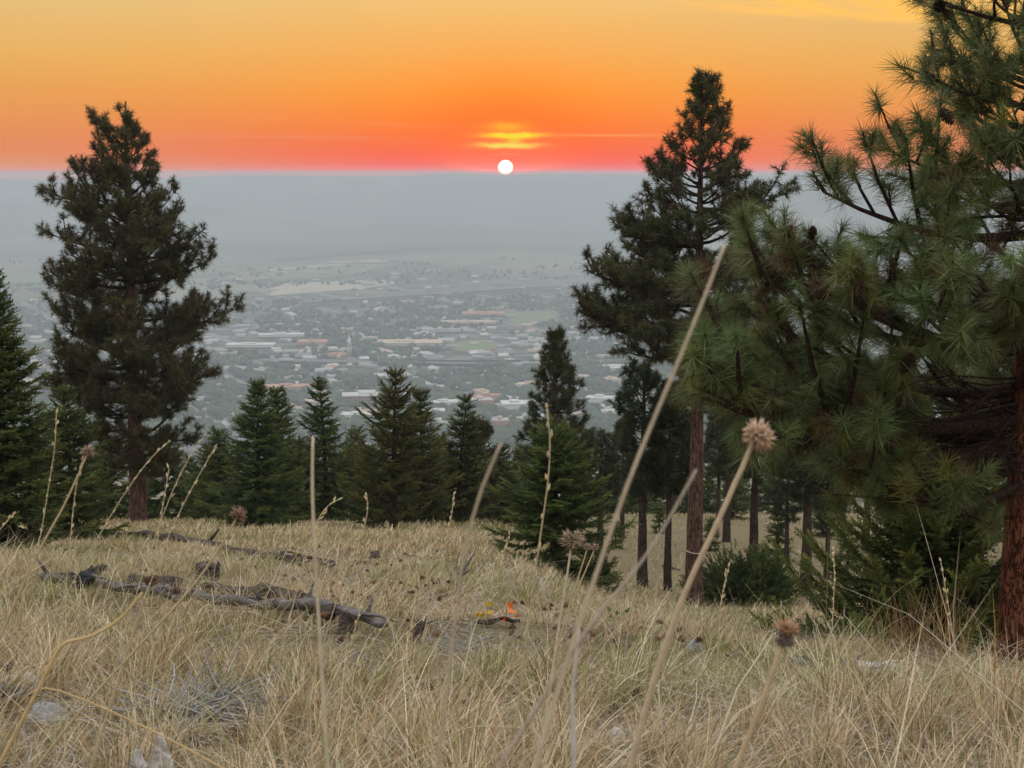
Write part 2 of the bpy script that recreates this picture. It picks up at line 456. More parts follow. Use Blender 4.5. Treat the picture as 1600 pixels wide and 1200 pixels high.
sheet('ground', np.concatenate([np.linspace(-60, -3, 20), np.arange(-2.6, 40, .35), np.arange(40, 110.1, 1.0)]), 261, M_GROUND)
sheet('hillside', np.concatenate([np.arange(110, 300, 10.), np.linspace(300, 1500, 60)]), 261, M_GROUND)
sheet('valley_floor', np.linspace(1500, 8700, 90), 261, M_VALLEY)
def hillz(x, y):
    t = np.clip((y-8700)/1900, 0, 1)
    base = H(x, y)
    z = base + (RIDGE(x)-PLAIN)*(ss(t, 0, 1)*.75+.25*t) * (1-.18*(1-t)*vn(x, y, 700, 8))
    return np.minimum(z, 11.0)
sheet('far_hills', np.linspace(8700, 10600, 40), 361, M_HILL, hillz)

# the smoky air: one even box round the whole place, sky outside it
hz = MB()
x0, x1, y0, y1, z0, z1 = -9900, 9900, -75, 10900, PLAIN-3, 12.5
hv = [(x, y, z) for x in (x0, x1) for y in (y0, y1) for z in (z0, z1)]
hz.add(hv, [(0, 1, 3, 2), (4, 6, 7, 5), (0, 4, 5, 1), (2, 3, 7, 6), (0, 2, 6, 4), (1, 5, 7, 3)])
m = bpy.data.materials.new('haze'); m.use_nodes = True; m.node_tree.nodes.clear(); hn = NT(m.node_tree)
pv = hn.new('ShaderNodeVolumePrincipled'); pv.inputs['Density'].default_value = .00024
pv.inputs['Color'].default_value = (.60, .695, .765, 1); pv.inputs['Anisotropy'].default_value = 0.0
hn.put(hn.new('ShaderNodeOutputMaterial').inputs['Volume'], pv.outputs[0])
hzo = obj('haze', np.array(hv, float), np.concatenate(hz.T), m); tag(hzo, kind='stuff')
# ------------------------------------------------------------------ trees
rng0 = np.random.default_rng(11)
TUFT_NEAR = [tuft_proto(rng0, 105, .028, .7, 12, 88, False) for _ in range(6)]
TUFT_MID = [tuft_proto(rng0, 30, .085, .7, 10, 100, False) for _ in range(8)]
TUFT_FAR = [tuft_proto(rng0, 18, .14, .7, 10, 100, False) for _ in range(6)]
SPRAY = [spray_proto(rng0, 9, .10) for _ in range(8)]
SPRAY_FAR = [spray_proto(rng0, 6, .15) for _ in range(6)]

def vary(rng, base, n, v=.25, hue=.12):
    c = np.array(base)[None]*(1+v*rng.uniform(-1, 1, (n, 1)))
    return np.clip(c*(1+hue*rng.uniform(-1, 1, (n, 3))), .004, 1)

def trunk_tube(mb, ht, rt, rng, lean=(0, 0), n=14, flare=.35, m=26, wob=.05, top=.012):
    t = np.linspace(0, 1, m)**1.2
    z = -.35 + t*(ht+.35)
    r = rt*np.clip(1-t, 0, 1)**.85*(1+flare*np.exp(-t*ht*2.2)) + top
    px = lean[0]*t*t + np.cumsum(rng.normal(0, .006*rt/.2, m)); py = lean[1]*t*t + np.cumsum(rng.normal(0, .006*rt/.2, m))
    px -= px[0]; py -= py[0]
    mb.tube(np.stack([px, py, z], -1), r, n, (1, 1, 1), True, wob, rng)
    return lambda h: np.array([np.interp(h, z, px), np.interp(h, z, py), h])

def pine(name, label, u0, vb, d, prof, rt, seed, step=.32, per=5, tsize=.19, protos=None, near=False, group=None,
         base_c=(.054, .060, .022), bark=None, dead=None, gap=.1, lean=(0, 0), topext=0.0, spur=()):
    """a ponderosa: trunk, limbs in loose whorls, needles in tufts along upturned branchlets.
    prof rows: photo row, left and right reach of the crown in photo columns"""
    rng = np.random.default_rng(seed)
    protos = protos or TUFT_MID
    b = P(u0, vb, d); b[2] = H(b[0], b[1])
    root = empty(name, b, label, 'pine tree', group)
    zz = np.array([P(u0, r[0], d)[2]-b[2] for r in prof]); o = np.argsort(zz)
    zz = zz[o]; Lx = np.array([(u0-r[1])/F*d for r in prof])[o]; Rx = np.array([(r[2]-u0)/F*d for r in prof])[o]
    ht = zz[-1]
    tr = MB(); at = trunk_tube(tr, ht, rt, rng, lean)
    wood = MB(); pos, dirs, scl = [], [], []
    limbs = []
    z = zz[0]
    def reach(h, a):
        l, r_ = np.interp(h, zz, Lx), np.interp(h, zz, Rx); c = math.cos(a)
        side = r_ if c > 0 else l
        return abs(c)**.7*side + (1-abs(c)**.7)*(l+r_)/2
    whorls = []
    while z < ht-.12:
        k = per if z < ht*.85 else per-1
        a0 = rng.uniform(0, 6.28)
        for q in range(k):
            if rng.random() < gap*(1 if z < ht*.72 else .35): continue
            whorls.append((z+rng.uniform(-.4, .4)*step, a0+q*6.283/k+rng.normal(0, .25), 1.0))
        z += step*rng.uniform(.75, 1.25)*(1 if z < ht*.8 else .75)
    for (v_, u_, dy) in spur:                # limbs the photograph shows reaching out on their own
        tipz = P(u0, v_, d)[2]-b[2]; dx = (u_-u0)/F*d
        whorls.append((tipz, math.atan2(dy, dx), -math.hypot(dx, dy)))
    for (zt, a, kf) in whorls:
        f = np.clip((zt-zz[0])/(ht-zz[0]), 0, 1)
        L = -kf if kf < 0 else reach(zt, a)*rng.uniform(.55, 1.04)
        if L < .06: continue
        if near and f < .22 and math.sin(a) < -.1 and math.cos(a) > -.75: continue
        el = R(np.interp(f, [0, .25, .6, 1], [-2, 12, 26, 62]) + rng.normal(0, 8))
        rise = L*math.tan(np.clip(el, -.3, 1.0))*.8
        if kf < 0: rise = L*.18
        zs = max(zt-rise, .3)
        hd = np.array([math.cos(a), math.sin(a), 0.0]); sd_ = np.array([-hd[1], hd[0], 0])
        s0 = at(zs)
        t = np.linspace(0, 1, 7)
        wig = np.cumsum(rng.normal(0, .03, 7))*L*.5; wig -= wig[0]
        sag = -.10*L*np.sin(t*math.pi)*(1-f)
        pts = s0[None] + hd[None]*(L*t)[:, None] + sd_[None]*wig[:, None] + np.array([0, 0, 1.])[None]*((zt-zs)*t**1.5+sag)[:, None]
        r0 = np.clip(.020*L+.008, .008, .05)*(1.1 if near else 1.25)
        rad = r0*(1-.8*t)
        lw, lp, ld, ls = (MB() if near else wood), [], [], []
        lw.tube(pts, rad, 6 if near else 5)
        ax = lambda s_: np.array([np.interp(s_, t, pts[:, i]) for i in range(3)])
        nb = max(4, int(L/((.15 if f < .52 else .27) if near else .17*tsize/.19)))
        for q in range(nb):
            s_ = (.26 if f > .35 else .36)+(.74 if f > .35 else .64)*(q+.8*rng.random())/nb if q else 1.0
            s_ = min(s_, 1.0)
            p0 = ax(s_); fw = nrm(ax(min(1, s_+.05))-ax(s_-.05))
            ang = rng.choice([-1, 1])*R(rng.uniform(25, 80)) if q else 0
            dr = fw*math.cos(ang)+np.cross([0, 0, 1.], fw)*math.sin(ang)
            up = rng.uniform(-.3, .95)
            dr = nrm(dr+np.array([0, 0, up]))
            lb = (rng.uniform(.22, .62)*min(L, 1.9)*(1.25-s_)*(.55+.75*s_)+rng.uniform(.06, .2)) if q else .1
            p1 = p0+dr*lb*.55+np.array([0, 0, .02]); p2 = p0+dr*lb+np.array([0, 0, .22*lb*max(up, 0)+.03])
            lw.tube([p0, p1, p2], [r0*.42*(1.1-.6*s_)+.003, r0*.3, .004], 4, cap=False)
            dt = nrm(p2-p1)
            lp.append(p2); ld.append(nrm(dt+np.array([0, 0, .35]))); ls.append(1.0)
            nt = int(lb/(tsize*(.33 if not near else .50)))
            for w_ in range(nt):
                e_ = 1-(w_+.7)/max(nt, 1)*.85
                if e_ < .12: break
                if near and rng.random() < (.12 if f < .52 else .55): continue
                tl = rng.uniform(.3, 1.0)*tsize*1.1
                dq = nrm(dt*.6+rng.normal(0, .65, 3)+np.array([0, 0, .3]))
                pq = p0+(p2-p0)*e_; pe = pq+dq*tl
                if near or rng.random() < .4: lw.tube([pq, pe], [.004, .0025], 3, cap=False)
                lp.append(pe); ld.append(dq); ls.append(.9)
        if near: limbs.append((lw, np.array(lp), np.array(ld), np.array(ls), f, L))
        else: pos += lp; dirs += ld; scl += ls
    for h in np.arange(ht-.7, ht, .12 if not near else .16):
        pos.append(at(h)); dirs.append(nrm(rng.normal(0, .5, 3)+np.array([0, 0, 1.]))); scl.append(.8)
    tr.build('trunk', bark or M_BARK, root, True)
    if not near:
        pos = np.array(pos); dirs = np.array(dirs); scl = np.array(scl)*tsize*rng.uniform(.75, 1.2, len(pos))
        c = vary(rng, base_c, len(pos), .35, .12)
        if dead is not None:
            k = rng.random(len(pos)) < dead
            c[k] = vary(rng, (.075, .048, .026), int(k.sum()), .3)
        V, T_, C = scatter(protos, pos, dirs, scl, c, rng, droop=.12)
        obj('crown', V, T_, M_NEEDLE, root, C)
        tag(wood.build('limbs' if False else 'branchwork', M_LIMB, root), kind='stuff')
    return root, limbs, (pos, dirs, scl), at, rng

def fir(name, label, u0, vb, vt, d, half, seed, group=None, bare=.06, base_c=(.062, .092, .031), tip_c=(.135, .15, .042),
        sp=.20, step=.17, per=7, power=.9, protos=None, irr=.16, sway=None, upturn=.25, lowdrop=14, rt=None, cat='fir tree', density=1.0):
    """a fir: whorled boughs of flat sprays, longest near the ground; half = half-width of the skirt in photo pixels"""
    rng = np.random.default_rng(seed)
    protos = protos or SPRAY
    b = P(u0, vb, d); b[2] = H(b[0], b[1])
    root = empty(name, b, label, cat, group)
    ht = P(u0, vt, d)[2]-b[2]; Rm = 1.12*half/F*d
    rt = rt or .022*ht+.02
    sway = rng.normal(0, .035*ht) if sway is None else sway
    tr = MB(); at = trunk_tube(tr, ht*.97, rt, rng, (sway, 0), 9, .25, 18, .04, .006)
    pos, dirs, scl, tipf = [], [], [], []
    wood = MB()
    z = bare*ht
    while z < ht*.985:
        f = (z-bare*ht)/(ht*(1-bare))
        rad = Rm*(min(1, f/.05+.62))*(1-f)**power + .03*ht*(1-f)*.3
        k = max(3, int(per*(1 if f < .8 else .7)))
        a0 = rng.uniform(0, 6.28)
        for q in range(k):
            a = a0+q*6.283/k+rng.normal(0, .2)
            L = rad*rng.uniform(1-2*irr, 1+irr)
            if L < .05: L = .05
            el = R(np.interp(f, [0, .3, .75, 1], [-lowdrop, -4, 18, 52])+rng.normal(0, 6))
            hd = np.array([math.cos(a), math.sin(a), 0.0]); sd_ = np.array([-hd[1], hd[0], 0])
            s0 = at(z)
            def ax(t): return s0+hd*L*t+np.array([0, 0, 1.])*(L*t*math.tan(el)+upturn*L*t**3*.6-.10*L*math.sin(t*3.14)*(1-f))
            tn = np.linspace(0, 1, 4)
            wood.tube([ax(t) for t in tn], [.006+.010*L, .005+.006*L, .005, .003], 4, cap=False)
            n = max(3, int(L/(sp*.24)*density))
            for i in range(n):
                t = .18+.82*(i+rng.random()*.6)/n
                fw = nrm(ax(min(1.02, t+.06))-ax(t-.06))
                lw = sp*(.8+.6*rng.random())*(1.25-.4*t)
                for s in (-1, 1):
                    dd = nrm(fw*.75+np.cross([0, 0, 1.], fw)*s*rng.uniform(.5, 1.0)+np.array([0, 0, rng.uniform(-.35, .25)]))
                    pos.append(ax(t)); dirs.append(dd); scl.append(lw); tipf.append(t)
            pos.append(ax(.9)); dirs.append(nrm(ax(1)-ax(.8))); scl.append(sp*.9); tipf.append(1.0)
        z += step*rng.uniform(.8, 1.2)*(1-.35*f)
    for h in np.arange(ht*.93, ht*1.0, .06): 
        for q in range(3):
            pos.append(at(h)); dirs.append(nrm(np.array([rng.normal(0, .6), rng.normal(0, .6), 1.0]))); scl.append(sp*.3); tipf.append(.7)
    pos = np.array(pos); dirs = np.array(dirs); scl = np.array(scl); tipf = np.array(tipf)[:, None]
    # young shoots at the bough ends are a yellower green than the old growth
    c = vary(rng, base_c, len(pos), .3, .1)*(1-tipf**3) + vary(rng, tip_c, len(pos), .3, .12)*tipf**3
    V, T_, C = scatter(protos, pos, dirs, scl, c, rng, flat=True, droop=.06)
    obj('crown', V, T_, M_FIR, root, C)
    tr.build('trunk', M_BARK_DK, root, True)
    tag(wood.build('branchwork', M_LIMB, root), kind='stuff')
    return root

def copy_tree(root, loc, rz, sc, label, group):
    r = root.copy(); COL.objects.link(r); r.location = tuple(float(c) for c in loc); r.rotation_euler = (0, 0, rz); r.scale = (sc, sc, sc*random.uniform(.92, 1.1))
    r['label'] = label; r['group'] = group
    for ch in root.children:
        c = ch.copy(); COL.objects.link(c); c.parent = r
    return r

# --- the tall pine that stands alone on the left of the view
pine('pine_tree', 'tall dark pine with a dense ragged crown, alone above the rotting logs at the ridge', 216, 812, 44, [
    (158, 176, 186), (178, 162, 200), (205, 148, 232), (240, 124, 262), (268, 119, 268), (288, 130, 262), (300, 86, 286), (322, 92, 312), (345, 112, 328),
    (362, 84, 340), (385, 100, 342), (410, 112, 340), (440, 84, 352), (470, 86, 372), (490, 100, 384), (520, 92, 372),
    (560, 88, 352), (600, 84, 362), (640, 118, 366), (690, 150, 330), (728, 180, 290)],
     .24, 21, step=.33, per=6, tsize=.22, dead=.13, gap=.27, base_c=(.074, .074, .027), spur=((300, 90, -.2), (366, 88, .3), (600, 80, -.2), (482, 382, .2), (440, 86, .1)))
# --- the tall pine right of the middle, its trunk bare below
N_root, *_ = pine('pine_tree', 'tall pine with reddish bare lower trunk tied round with a pale cord', 1084, 946, 32, [
    (117, 1090, 1096), (140, 1070, 1114), (165, 1064, 1126), (200, 1054, 1140), (215, 1046, 1150), (245, 1012, 1168), (265, 1000, 1186), (300, 996, 1196), (330, 990, 1186),
    (350, 962, 1186), (385, 960, 1204), (400, 926, 1204), (440, 912, 1206), (465, 908, 1198), (490, 900, 1190), (520, 936, 1176),
    (560, 962, 1160), (600, 985, 1140), (625, 1020, 1125)],
     .185, 33, step=.27, per=6, tsize=.18, dead=.10, gap=.26, base_c=(.072, .078, .030), spur=((303, 1216, .1), (488, 900, -.2), (425, 914, .2), (360, 960, .1)))
# --- the near pine that leans into the frame on the right: every limb a part of its own
NP, limbs, (tp, td, ts), at, rng = pine('pine_tree', 'near pine with long bright needle tufts and cones, rust red trunk at the frame edge', 1580, 1078, 9.0, [
    (-330, 1560, 1600), (-180, 1500, 1670), (-60, 1440, 1740), (0, 1402, 1770), (60, 1392, 1780), (125, 1384, 1790), (180, 1415, 1800), (225, 1405, 1820), (270, 1385, 1840),
    (320, 1320, 1860), (355, 1255, 1880), (395, 1195, 1900), (430, 1150, 1930), (490, 1112, 1950), (560, 1060, 1980), (610, 1050, 1980), (650, 1090, 1960), (690, 1190, 1900), (730, 1290, 1840)],
     .098, 57, step=.20, per=5, tsize=.172, near=True, bark=M_BARK_RED, gap=.05, lean=(.05, .0),
     spur=((300, 1235, -.35), (238, 1335, -.2), (130, 1405, -.2), (5, 1405, -.1), (400, 1205, -.4), (445, 1230, -.7), (560, 1075, -.2), (600, 1065, -.3), (470, 1340, -1.0), (520, 1535, -1.1), (420, 1430, -.9), (640, 1130, .1), (700, 1260, -.5)))
def cone_mesh():
    mb = MB(); r_ = np.random.default_rng(3)
    n, Lc = 11, .085
    z = np.linspace(0, Lc, 8); rad = .021*np.sin(np.pi*(.12+.84*z/Lc))**.8
    mb.tube(np.stack([0*z, 0*z, z], -1), rad*.8+.001, 8, (.034, .019, .013))
    for i in range(n):
        zc = Lc*(i+.4)/n; rc = .022*math.sin(math.pi*(.12+.84*(i+.4)/n))**.8
        for k in range(7):
            a = k*6.283/7+i*.45
            d_ = np.array([math.cos(a), math.sin(a), 0]); s_ = np.array([-d_[1], d_[0], 0]); u_ = np.array([0, 0, 1.])
            o_ = d_*rc*.75+u_*zc; t_ = d_*(rc*1.28)+u_*(zc+.006)
            mb.add([o_+s_*.006, o_-s_*.006, t_+s_*.005, t_-s_*.005, t_+u_*.006], [(0, 1, 3), (0, 3, 2), (2, 3, 4), (0, 2, 4), (1, 4, 3)],
                   np.array((.062, .034, .023))*r_.uniform(.7, 1.3))
    return mb
CONE = mesh_data('cone', np.concatenate((_c := cone_mesh()).V), np.concatenate(_c.T), M_CONE, np.concatenate(_c.C))
ncone = 0
for i, (lw, lp, ld, ls, f, L) in enumerate(limbs):
    lo = lw.build('limb', M_LIMB, NP)
    sc = ls*.172*rng.uniform(.66, 1.16, len(ls))
    c = vary(rng, (.13, .165, .060), len(lp), .40, .12)
    yl = rng.random(len(lp)) < .12; c[yl] = vary(rng, (.17, .185, .05), int(yl.sum()), .2)
    if f < .45:                              # old needles, rust brown, low in the crown
        k = rng.random(len(lp)) < .08; c[k] = vary(rng, (.13, .075, .04), int(k.sum()), .3)
    V, T_, C = scatter(TUFT_NEAR, lp, ld, sc, c, rng, droop=.30)
    obj('foliage', V, T_, M_NEEDLE, lo, C)
    for q in range(len(lp)):
        if ls[q] == 1.0 and rng.random() < .14 and ncone < 90:
            for w_ in range(rng.integers(1, 3)):
                co = bpy.data.objects.new('cone', CONE); link(co, lo); ncone += 1
                dv = Vector(tuple(nrm(rng.normal(size=3)+np.array([0, -.4, -.3]))))
                p_ = lp[q]-ld[q]*.05
                co.location = tuple(float(x) for x in p_+np.array(dv)*.012); co.rotation_euler = dv.to_track_quat('Z', 'Y').to_euler()
                co.scale = (rng.uniform(.95, 1.25),)*3
if 1:                                        # leader tufts
    V, T_, C = scatter(TUFT_NEAR, np.array(tp), np.array(td), np.array(ts)*.16, vary(rng, (.125, .155, .056), len(tp)), rng, droop=.3)
    obj('crown', V, T_, M_NEEDLE, NP, C)
# bare dead twigs hanging under the lowest limbs
tw = MB()
for i in range(46):
    h = P(1580, rng.uniform(600, 760), 9)[2]-P(1580, 1078, 9)[2]; a = rng.uniform(2.2, 4.4); L = rng.uniform(.35, 1.15)
    p = at(h).copy(); d_ = np.array([math.cos(a), math.sin(a)*.8, rng.uniform(-.25, .12)]); pts = [p]
    for k in range(6):
        d_ = nrm(d_+rng.normal(0, .16, 3)); pts.append(pts[-1]+d_*L/6)
        if k > 1 and rng.random() < .7:
            e_ = nrm(d_+rng.normal(0, .8, 3)); q = pts[-1]
            tw.tube([q, q+e_*.09, q+nrm(e_+rng.normal(0, .4, 3))*.2], [.004, .003, .0015], 4, cap=False)
    tw.tube(pts, np.linspace(.009, .003, 7), 5, cap=False)
tag(tw.build('dead_twigs', M_LIMB, NP), kind='stuff')

# --- young firs and pines along the brow of the slope
fir('fir_tree', 'big dense fir with a thin bare top shoot, beside the broken dark stub', 14, 868, 428, 20, 128, 61, sp=.17, step=.15, power=1.05, per=8, irr=.2)
fir('fir_tree', 'bushy yellow-green fir tucked between the big dense fir and the tall lone pine', 118, 838, 612, 27, 70, 62, sp=.18, tip_c=(.11, .12, .03), power=.8)
fir('fir_tree', 'bushy deep green young fir right of the tall lone pine, skirt to the grass', 402, 836, 600, 38, 88, 63, sp=.22, step=.18, power=1.0, base_c=(.058, .10, .035), density=.9)
fir('fir_tree', 'thin-topped fir peeping out just behind the bushy deep green young fir', 441, 838, 606, 47, 52, 64, sp=.26, step=.26, irr=.25, protos=SPRAY_FAR)
fir('fir_tree', 'open-branched fir with light showing through its top, behind the pale straight stalk', 512, 842, 597, 49, 66, 65, sp=.26, step=.3, per=6, irr=.28, protos=SPRAY_FAR)
fir('fir_tree', 'shaggy fir with long drooping arms and a leaning bare foot', 616, 866, 583, 36, 92, 66, sp=.22, step=.24, bare=.10, irr=.3, upturn=.5, base_c=(.068, .076, .026), tip_c=(.13, .12, .036), lowdrop=4, density=.85)
fir('fir_tree', 'narrow dull green fir close behind the shaggy long-armed fir', 662, 862, 610, 41, 58, 67, sp=.23, step=.26, bare=.09, irr=.25, base_c=(.048, .052, .020), density=.85)
fir('fir_tree', 'sparse-topped fir standing next to a round-crowned small pine', 716, 858, 624, 44, 62, 68, sp=.24, step=.28, bare=.09, irr=.25, base_c=(.045, .052, .022), density=.85)
pine('pine_tree', 'small round-crowned pine behind the sparse-topped fir', 748, 852, 47, [(650, 742, 752), (672, 728, 768), (700, 716, 778), (740, 712, 784), (780, 720, 776), (800, 735, 765)], bark=M_BARK_DK, rt=.10, seed=69, step=.3, per=5, tsize=.2, protos=TUFT_FAR, dead=.15)
fir('fir_tree', 'wide low fir with its skirt sweeping the grass in mid slope', 868, 930, 668, 24, 118, 70, sp=.17, step=.15, per=8, bare=.05, power=.75, base_c=(.066, .10, .031), tip_c=(.13, .16, .042), irr=.22)
pine('pine_tree', 'slim spire-topped pine rising behind the wide low fir', 866, 850, 40, [(513, 862, 870), (535, 855, 879), (565, 842, 892), (595, 832, 908), (625, 824, 916), (660, 812, 926), (700, 800, 940), (740, 800, 952), (790, 806, 950), (820, 830, 910)], bark=M_BARK_DK, rt=.10, seed=71, step=.26, per=5, tsize=.16, dead=.16, gap=.02, base_c=(.066, .078, .028))
pine('pine_tree', 'shady rounded pine between the spire-topped pine and the small open pine', 938, 838, 46, [(668, 925, 945), (690, 900, 965), (730, 890, 985), (770, 900, 975), (790, 920, 955)], bark=M_BARK_DK, rt=.11, seed=72, step=.3, per=6, tsize=.2, protos=TUFT_FAR, base_c=(.052, .066, .028))
pine('pine_tree', 'small open pine on a short dark trunk beside the cord-tied pine', 1004, 886, 37, [(562, 985, 1010), (590, 970, 1030), (620, 958, 1045), (650, 960, 1050), (690, 968, 1052), (730, 975, 1045), (765, 985, 1030)], bark=M_BARK_DK, rt=.125, seed=73, step=.3, per=5, tsize=.18, dead=.08, base_c=(.042, .058, .026))
pine('pine_tree', 'dim pine on a slender dark trunk just behind the cord-tied pine', 1043, 908, 37, [(600, 1035, 1060), (660, 1000, 1090), (710, 1000, 1090), (745, 1010, 1080), (770, 1025, 1060)], bark=M_BARK_DK, rt=.095, seed=74, step=.3, per=6, tsize=.2, protos=TUFT_FAR, base_c=(.052, .066, .028))
pine('pine_tree', 'dusky pine on a straight grey trunk rising out of the low juniper mound', 1175, 912, 37, [(560, 1160, 1190), (620, 1120, 1240), (680, 1100, 1260), (715, 1110, 1240), (740, 1140, 1210)], bark=M_BARK_DK, rt=.13, seed=75, step=.32, per=6, tsize=.2, protos=TUFT_FAR, base_c=(.054, .068, .028))
pine('pine_tree', 'dusky pine with a stout dark trunk beyond the juniper mound', 1257, 948, 35, [(560, 1240, 1280), (630, 1190, 1330), (690, 1170, 1350), (735, 1175, 1340), (765, 1220, 1290)], bark=M_BARK_DK, rt=.13, seed=76, step=.32, per=6, tsize=.2, protos=TUFT_FAR, base_c=(.054, .068, .028))
fir('juniper_tree', 'sprawling juniper with upswept yellow-green arms under the near pine', 1452, 1010, 690, 14.5, 185, 77, sp=.17, step=.12, per=10, bare=.04, power=.42, density=1.15, irr=.34, upturn=.7, lowdrop=-6,
    base_c=(.070, .096, .030), tip_c=(.16, .18, .045), cat='juniper')
def mound(name, label, u, v, d, a, bq, h, seed, base_c, tip_c, n, sp, cat, group=None):
    rng = np.random.default_rng(seed)
    b = P(u, v, d); b[2] = H(b[0], b[1])
    root = empty(name, b, label, cat, group)
    th = rng.uniform(0, 6.283, n); el_ = np.arcsin(rng.uniform(0, 1, n)); rr_ = rng.uniform(.55, 1.0, n)*(1+.25*np.sin(th*3+seed)+.15*np.sin(th*7))
    dv = np.stack([np.cos(th)*np.cos(el_), np.sin(th)*np.cos(el_), np.sin(el_)], -1)
    pos = dv*rr_[:, None]*np.array([a, bq, h]) + np.array([0, 0, .05])
    pos[:, 2] += H(b[0]+pos[:, 0], b[1]+pos[:, 1])-b[2]
    dirs = nrm(dv*np.array([1, 1, .6])+np.array([0, 0, .55])+rng.normal(0, .3, (n, 3)))
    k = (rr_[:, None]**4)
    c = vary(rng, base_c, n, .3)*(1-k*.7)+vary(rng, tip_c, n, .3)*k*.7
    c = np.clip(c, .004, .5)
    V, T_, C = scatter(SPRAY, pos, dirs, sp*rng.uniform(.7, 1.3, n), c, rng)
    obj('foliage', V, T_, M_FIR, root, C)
    st_ = MB()
    for i in range(14):
        e_ = dv[rng.integers(n)]*np.array([a, bq, h])*.8
        st_.tube([(0, 0, -.05), e_*.5+np.array([0, 0, .03]), e_], [.02, .012, .004], 5, cap=False)
    tag(st_.build('stem', M_LIMB, root), kind='stuff')
    return root
mound('juniper_bush', 'low dark juniper mound beside the cord-tied trunk', 1168, 944, 33, 1.05, .8, .95, 80, (.050, .072, .025), (.09, .115, .035), 1700, .26, 'juniper')
mound('juniper_bush', 'flat green juniper mat spreading out of the grass below the near pine', 1318, 1008, 12.5, .6, .5, .28, 81, (.04, .065, .020), (.10, .13, .032), 800, .13, 'juniper')
mound('pine_seedling', 'dark green seedling sprig at the foot of the wide low fir', 935, 905, 25, .3, .3, .55, 82, (.04, .06, .02), (.08, .10, .028), 260, .17, 'seedling')

# --- more pines down the far side, their trunks seen between the nearer ones
bgp = [pine('pine_tree', 'slender dark-trunked pine farther down the wooded slope', 1135, 846, 52, [(560, 1125, 1150), (640, 1095, 1180), (700, 1090, 1185), (735, 1115, 1160)], bark=M_BARK_DK, rt=.13, seed=90, step=.4, per=6, tsize=.24, protos=TUFT_FAR,
            base_c=(.052, .066, .028), group='pines down the far slope')[0]]
bl, bgr = 'slender dark-trunked pine farther down the wooded slope', 'pines down the far slope'
for (u, v, d, sc) in ((972, 838, 53, .7), (1122, 838, 59, .75), (1230, 838, 46, .6), (1292, 880, 42, .62), (1352, 862, 50, 1.0), (1465, 850, 50, 1.1),
                      (1530, 850, 47, 1.1), (1595, 855, 46, 1.2), (1640, 870, 42, 1.1), (1262, 815, 66, .95), (1405, 820, 62, 1.05), (1052, 812, 64, .8)):  # noqa
    b = P(u, v, d); b[2] = H(b[0], b[1]); copy_tree(bgp[0], b, random.uniform(0, 6.28), sc, bl, bgr)
bgf = fir('fir_tree', 'dull green fir crowded on the slope just below the brow', 330, 845, 700, 60, 60, 91, sp=.34, step=.34, protos=SPRAY_FAR, group='firs just below the brow', irr=.25)
for (u, d, vt) in ((470, 50, 668), (560, 51, 672), (639, 48, 650), (690, 52, 656), (345, 50, 662), (578, 47, 690), (784, 52, 690), (176, 52, 690), (262, 54, 680), (300, 62, 706), (368, 58, 690), (458, 60, 690), (487, 66, 700), (545, 62, 690), (575, 58, 700), (600, 70, 706), (640, 64, 690), (690, 60, 700), (735, 66, 704),
                   (778, 60, 700), (812, 70, 694), (905, 66, 700), (950, 72, 706), (985, 74, 700), (150, 60, 700), (60, 46, 660), (225, 66, 700), (410, 70, 706), (520, 74, 706), (760, 76, 704), (1010, 84, 716), (1060, 88, 712), (1105, 86, 716), (1150, 90, 712), (1200, 88, 716), (1250, 92, 712), (1310, 92, 716)):
    b = P(u, 800, d); b[2] = H(b[0], b[1]); ht = P(u, vt-random.uniform(0, 22), d)[2]-b[2]
    copy_tree(bgf, b, random.uniform(0, 6.28), ht/4.2, 'dull green fir crowded on the slope just below the brow', 'firs just below the brow')
sap = fir('fir_sapling', 'knee-high fir sapling on the wooded far slope', 1110, 850, 812, 50, 16, 95, sp=.2, step=.2, group='fir saplings on the far slope', protos=SPRAY_FAR, irr=.3)
for (u, d, hs) in ((1215, 47, 1.3), (1285, 54, 1.6), (1030, 55, .9), (1325, 45, 1.2), (962, 50, .8), (1145, 60, 1.7)):
    b = P(u, 850, d); b[2] = H(b[0], b[1]); copy_tree(sap, b, random.uniform(0, 6.28), hs, 'knee-high fir sapling on the wooded far slope', 'fir saplings on the far slope')
# pale cord round the trunk
b = P(1084, 861, 32); cm = MB(); a_ = np.linspace(0, 2*math.pi, 25)
cm.tube(np.stack([.178*np.cos(a_), .178*np.sin(a_), .012*np.sin(a_*2+1)], -1), .010, 5, (.62, .55, .45), cap=False)
b0 = P(1084, 946, 32)
tag(cm.build('cord', M_STEM, None, loc=(b0[0], b0[1], b[2])), 'thin pale cord tied round the reddish pine trunk', 'cord')
#@@PART3
# ------------------------------------------------------------------ the town on the valley floor
def m_bld(name, roof, wall):
    a, n, b = material(name+'_roof', .8, .2)
    g = n.noise(n.new('ShaderNodeNewGeometry').outputs['Position'], .05, 3)
    n.put(b.inputs['Base Color'], n.ramp(g, [(.3, tuple(c*.82 for c in roof)), (.7, roof)]))
    return a, m_flat(name+'_wall', wall, .12, .2)
BK = {'white': m_bld('white', (.66, .64, .60), (.40, .38, .36)), 'grey': m_bld('grey', (.34, .34, .35), (.30, .28, .27)),
      'tan': m_bld('tan', (.60, .47, .34), (.36, .29, .23)), 'rust': m_bld('rust', (.50, .27, .18), (.32, .17, .13)),
      'dark': m_bld('dark', (.16, .15, .15), (.34, .32, .29)), 'brick': m_bld('brick', (.52, .44, .40), (.26, .115, .085))}
M_WIN = m_flat('dark_window', (.05, .06, .07), .1, .3, .3)
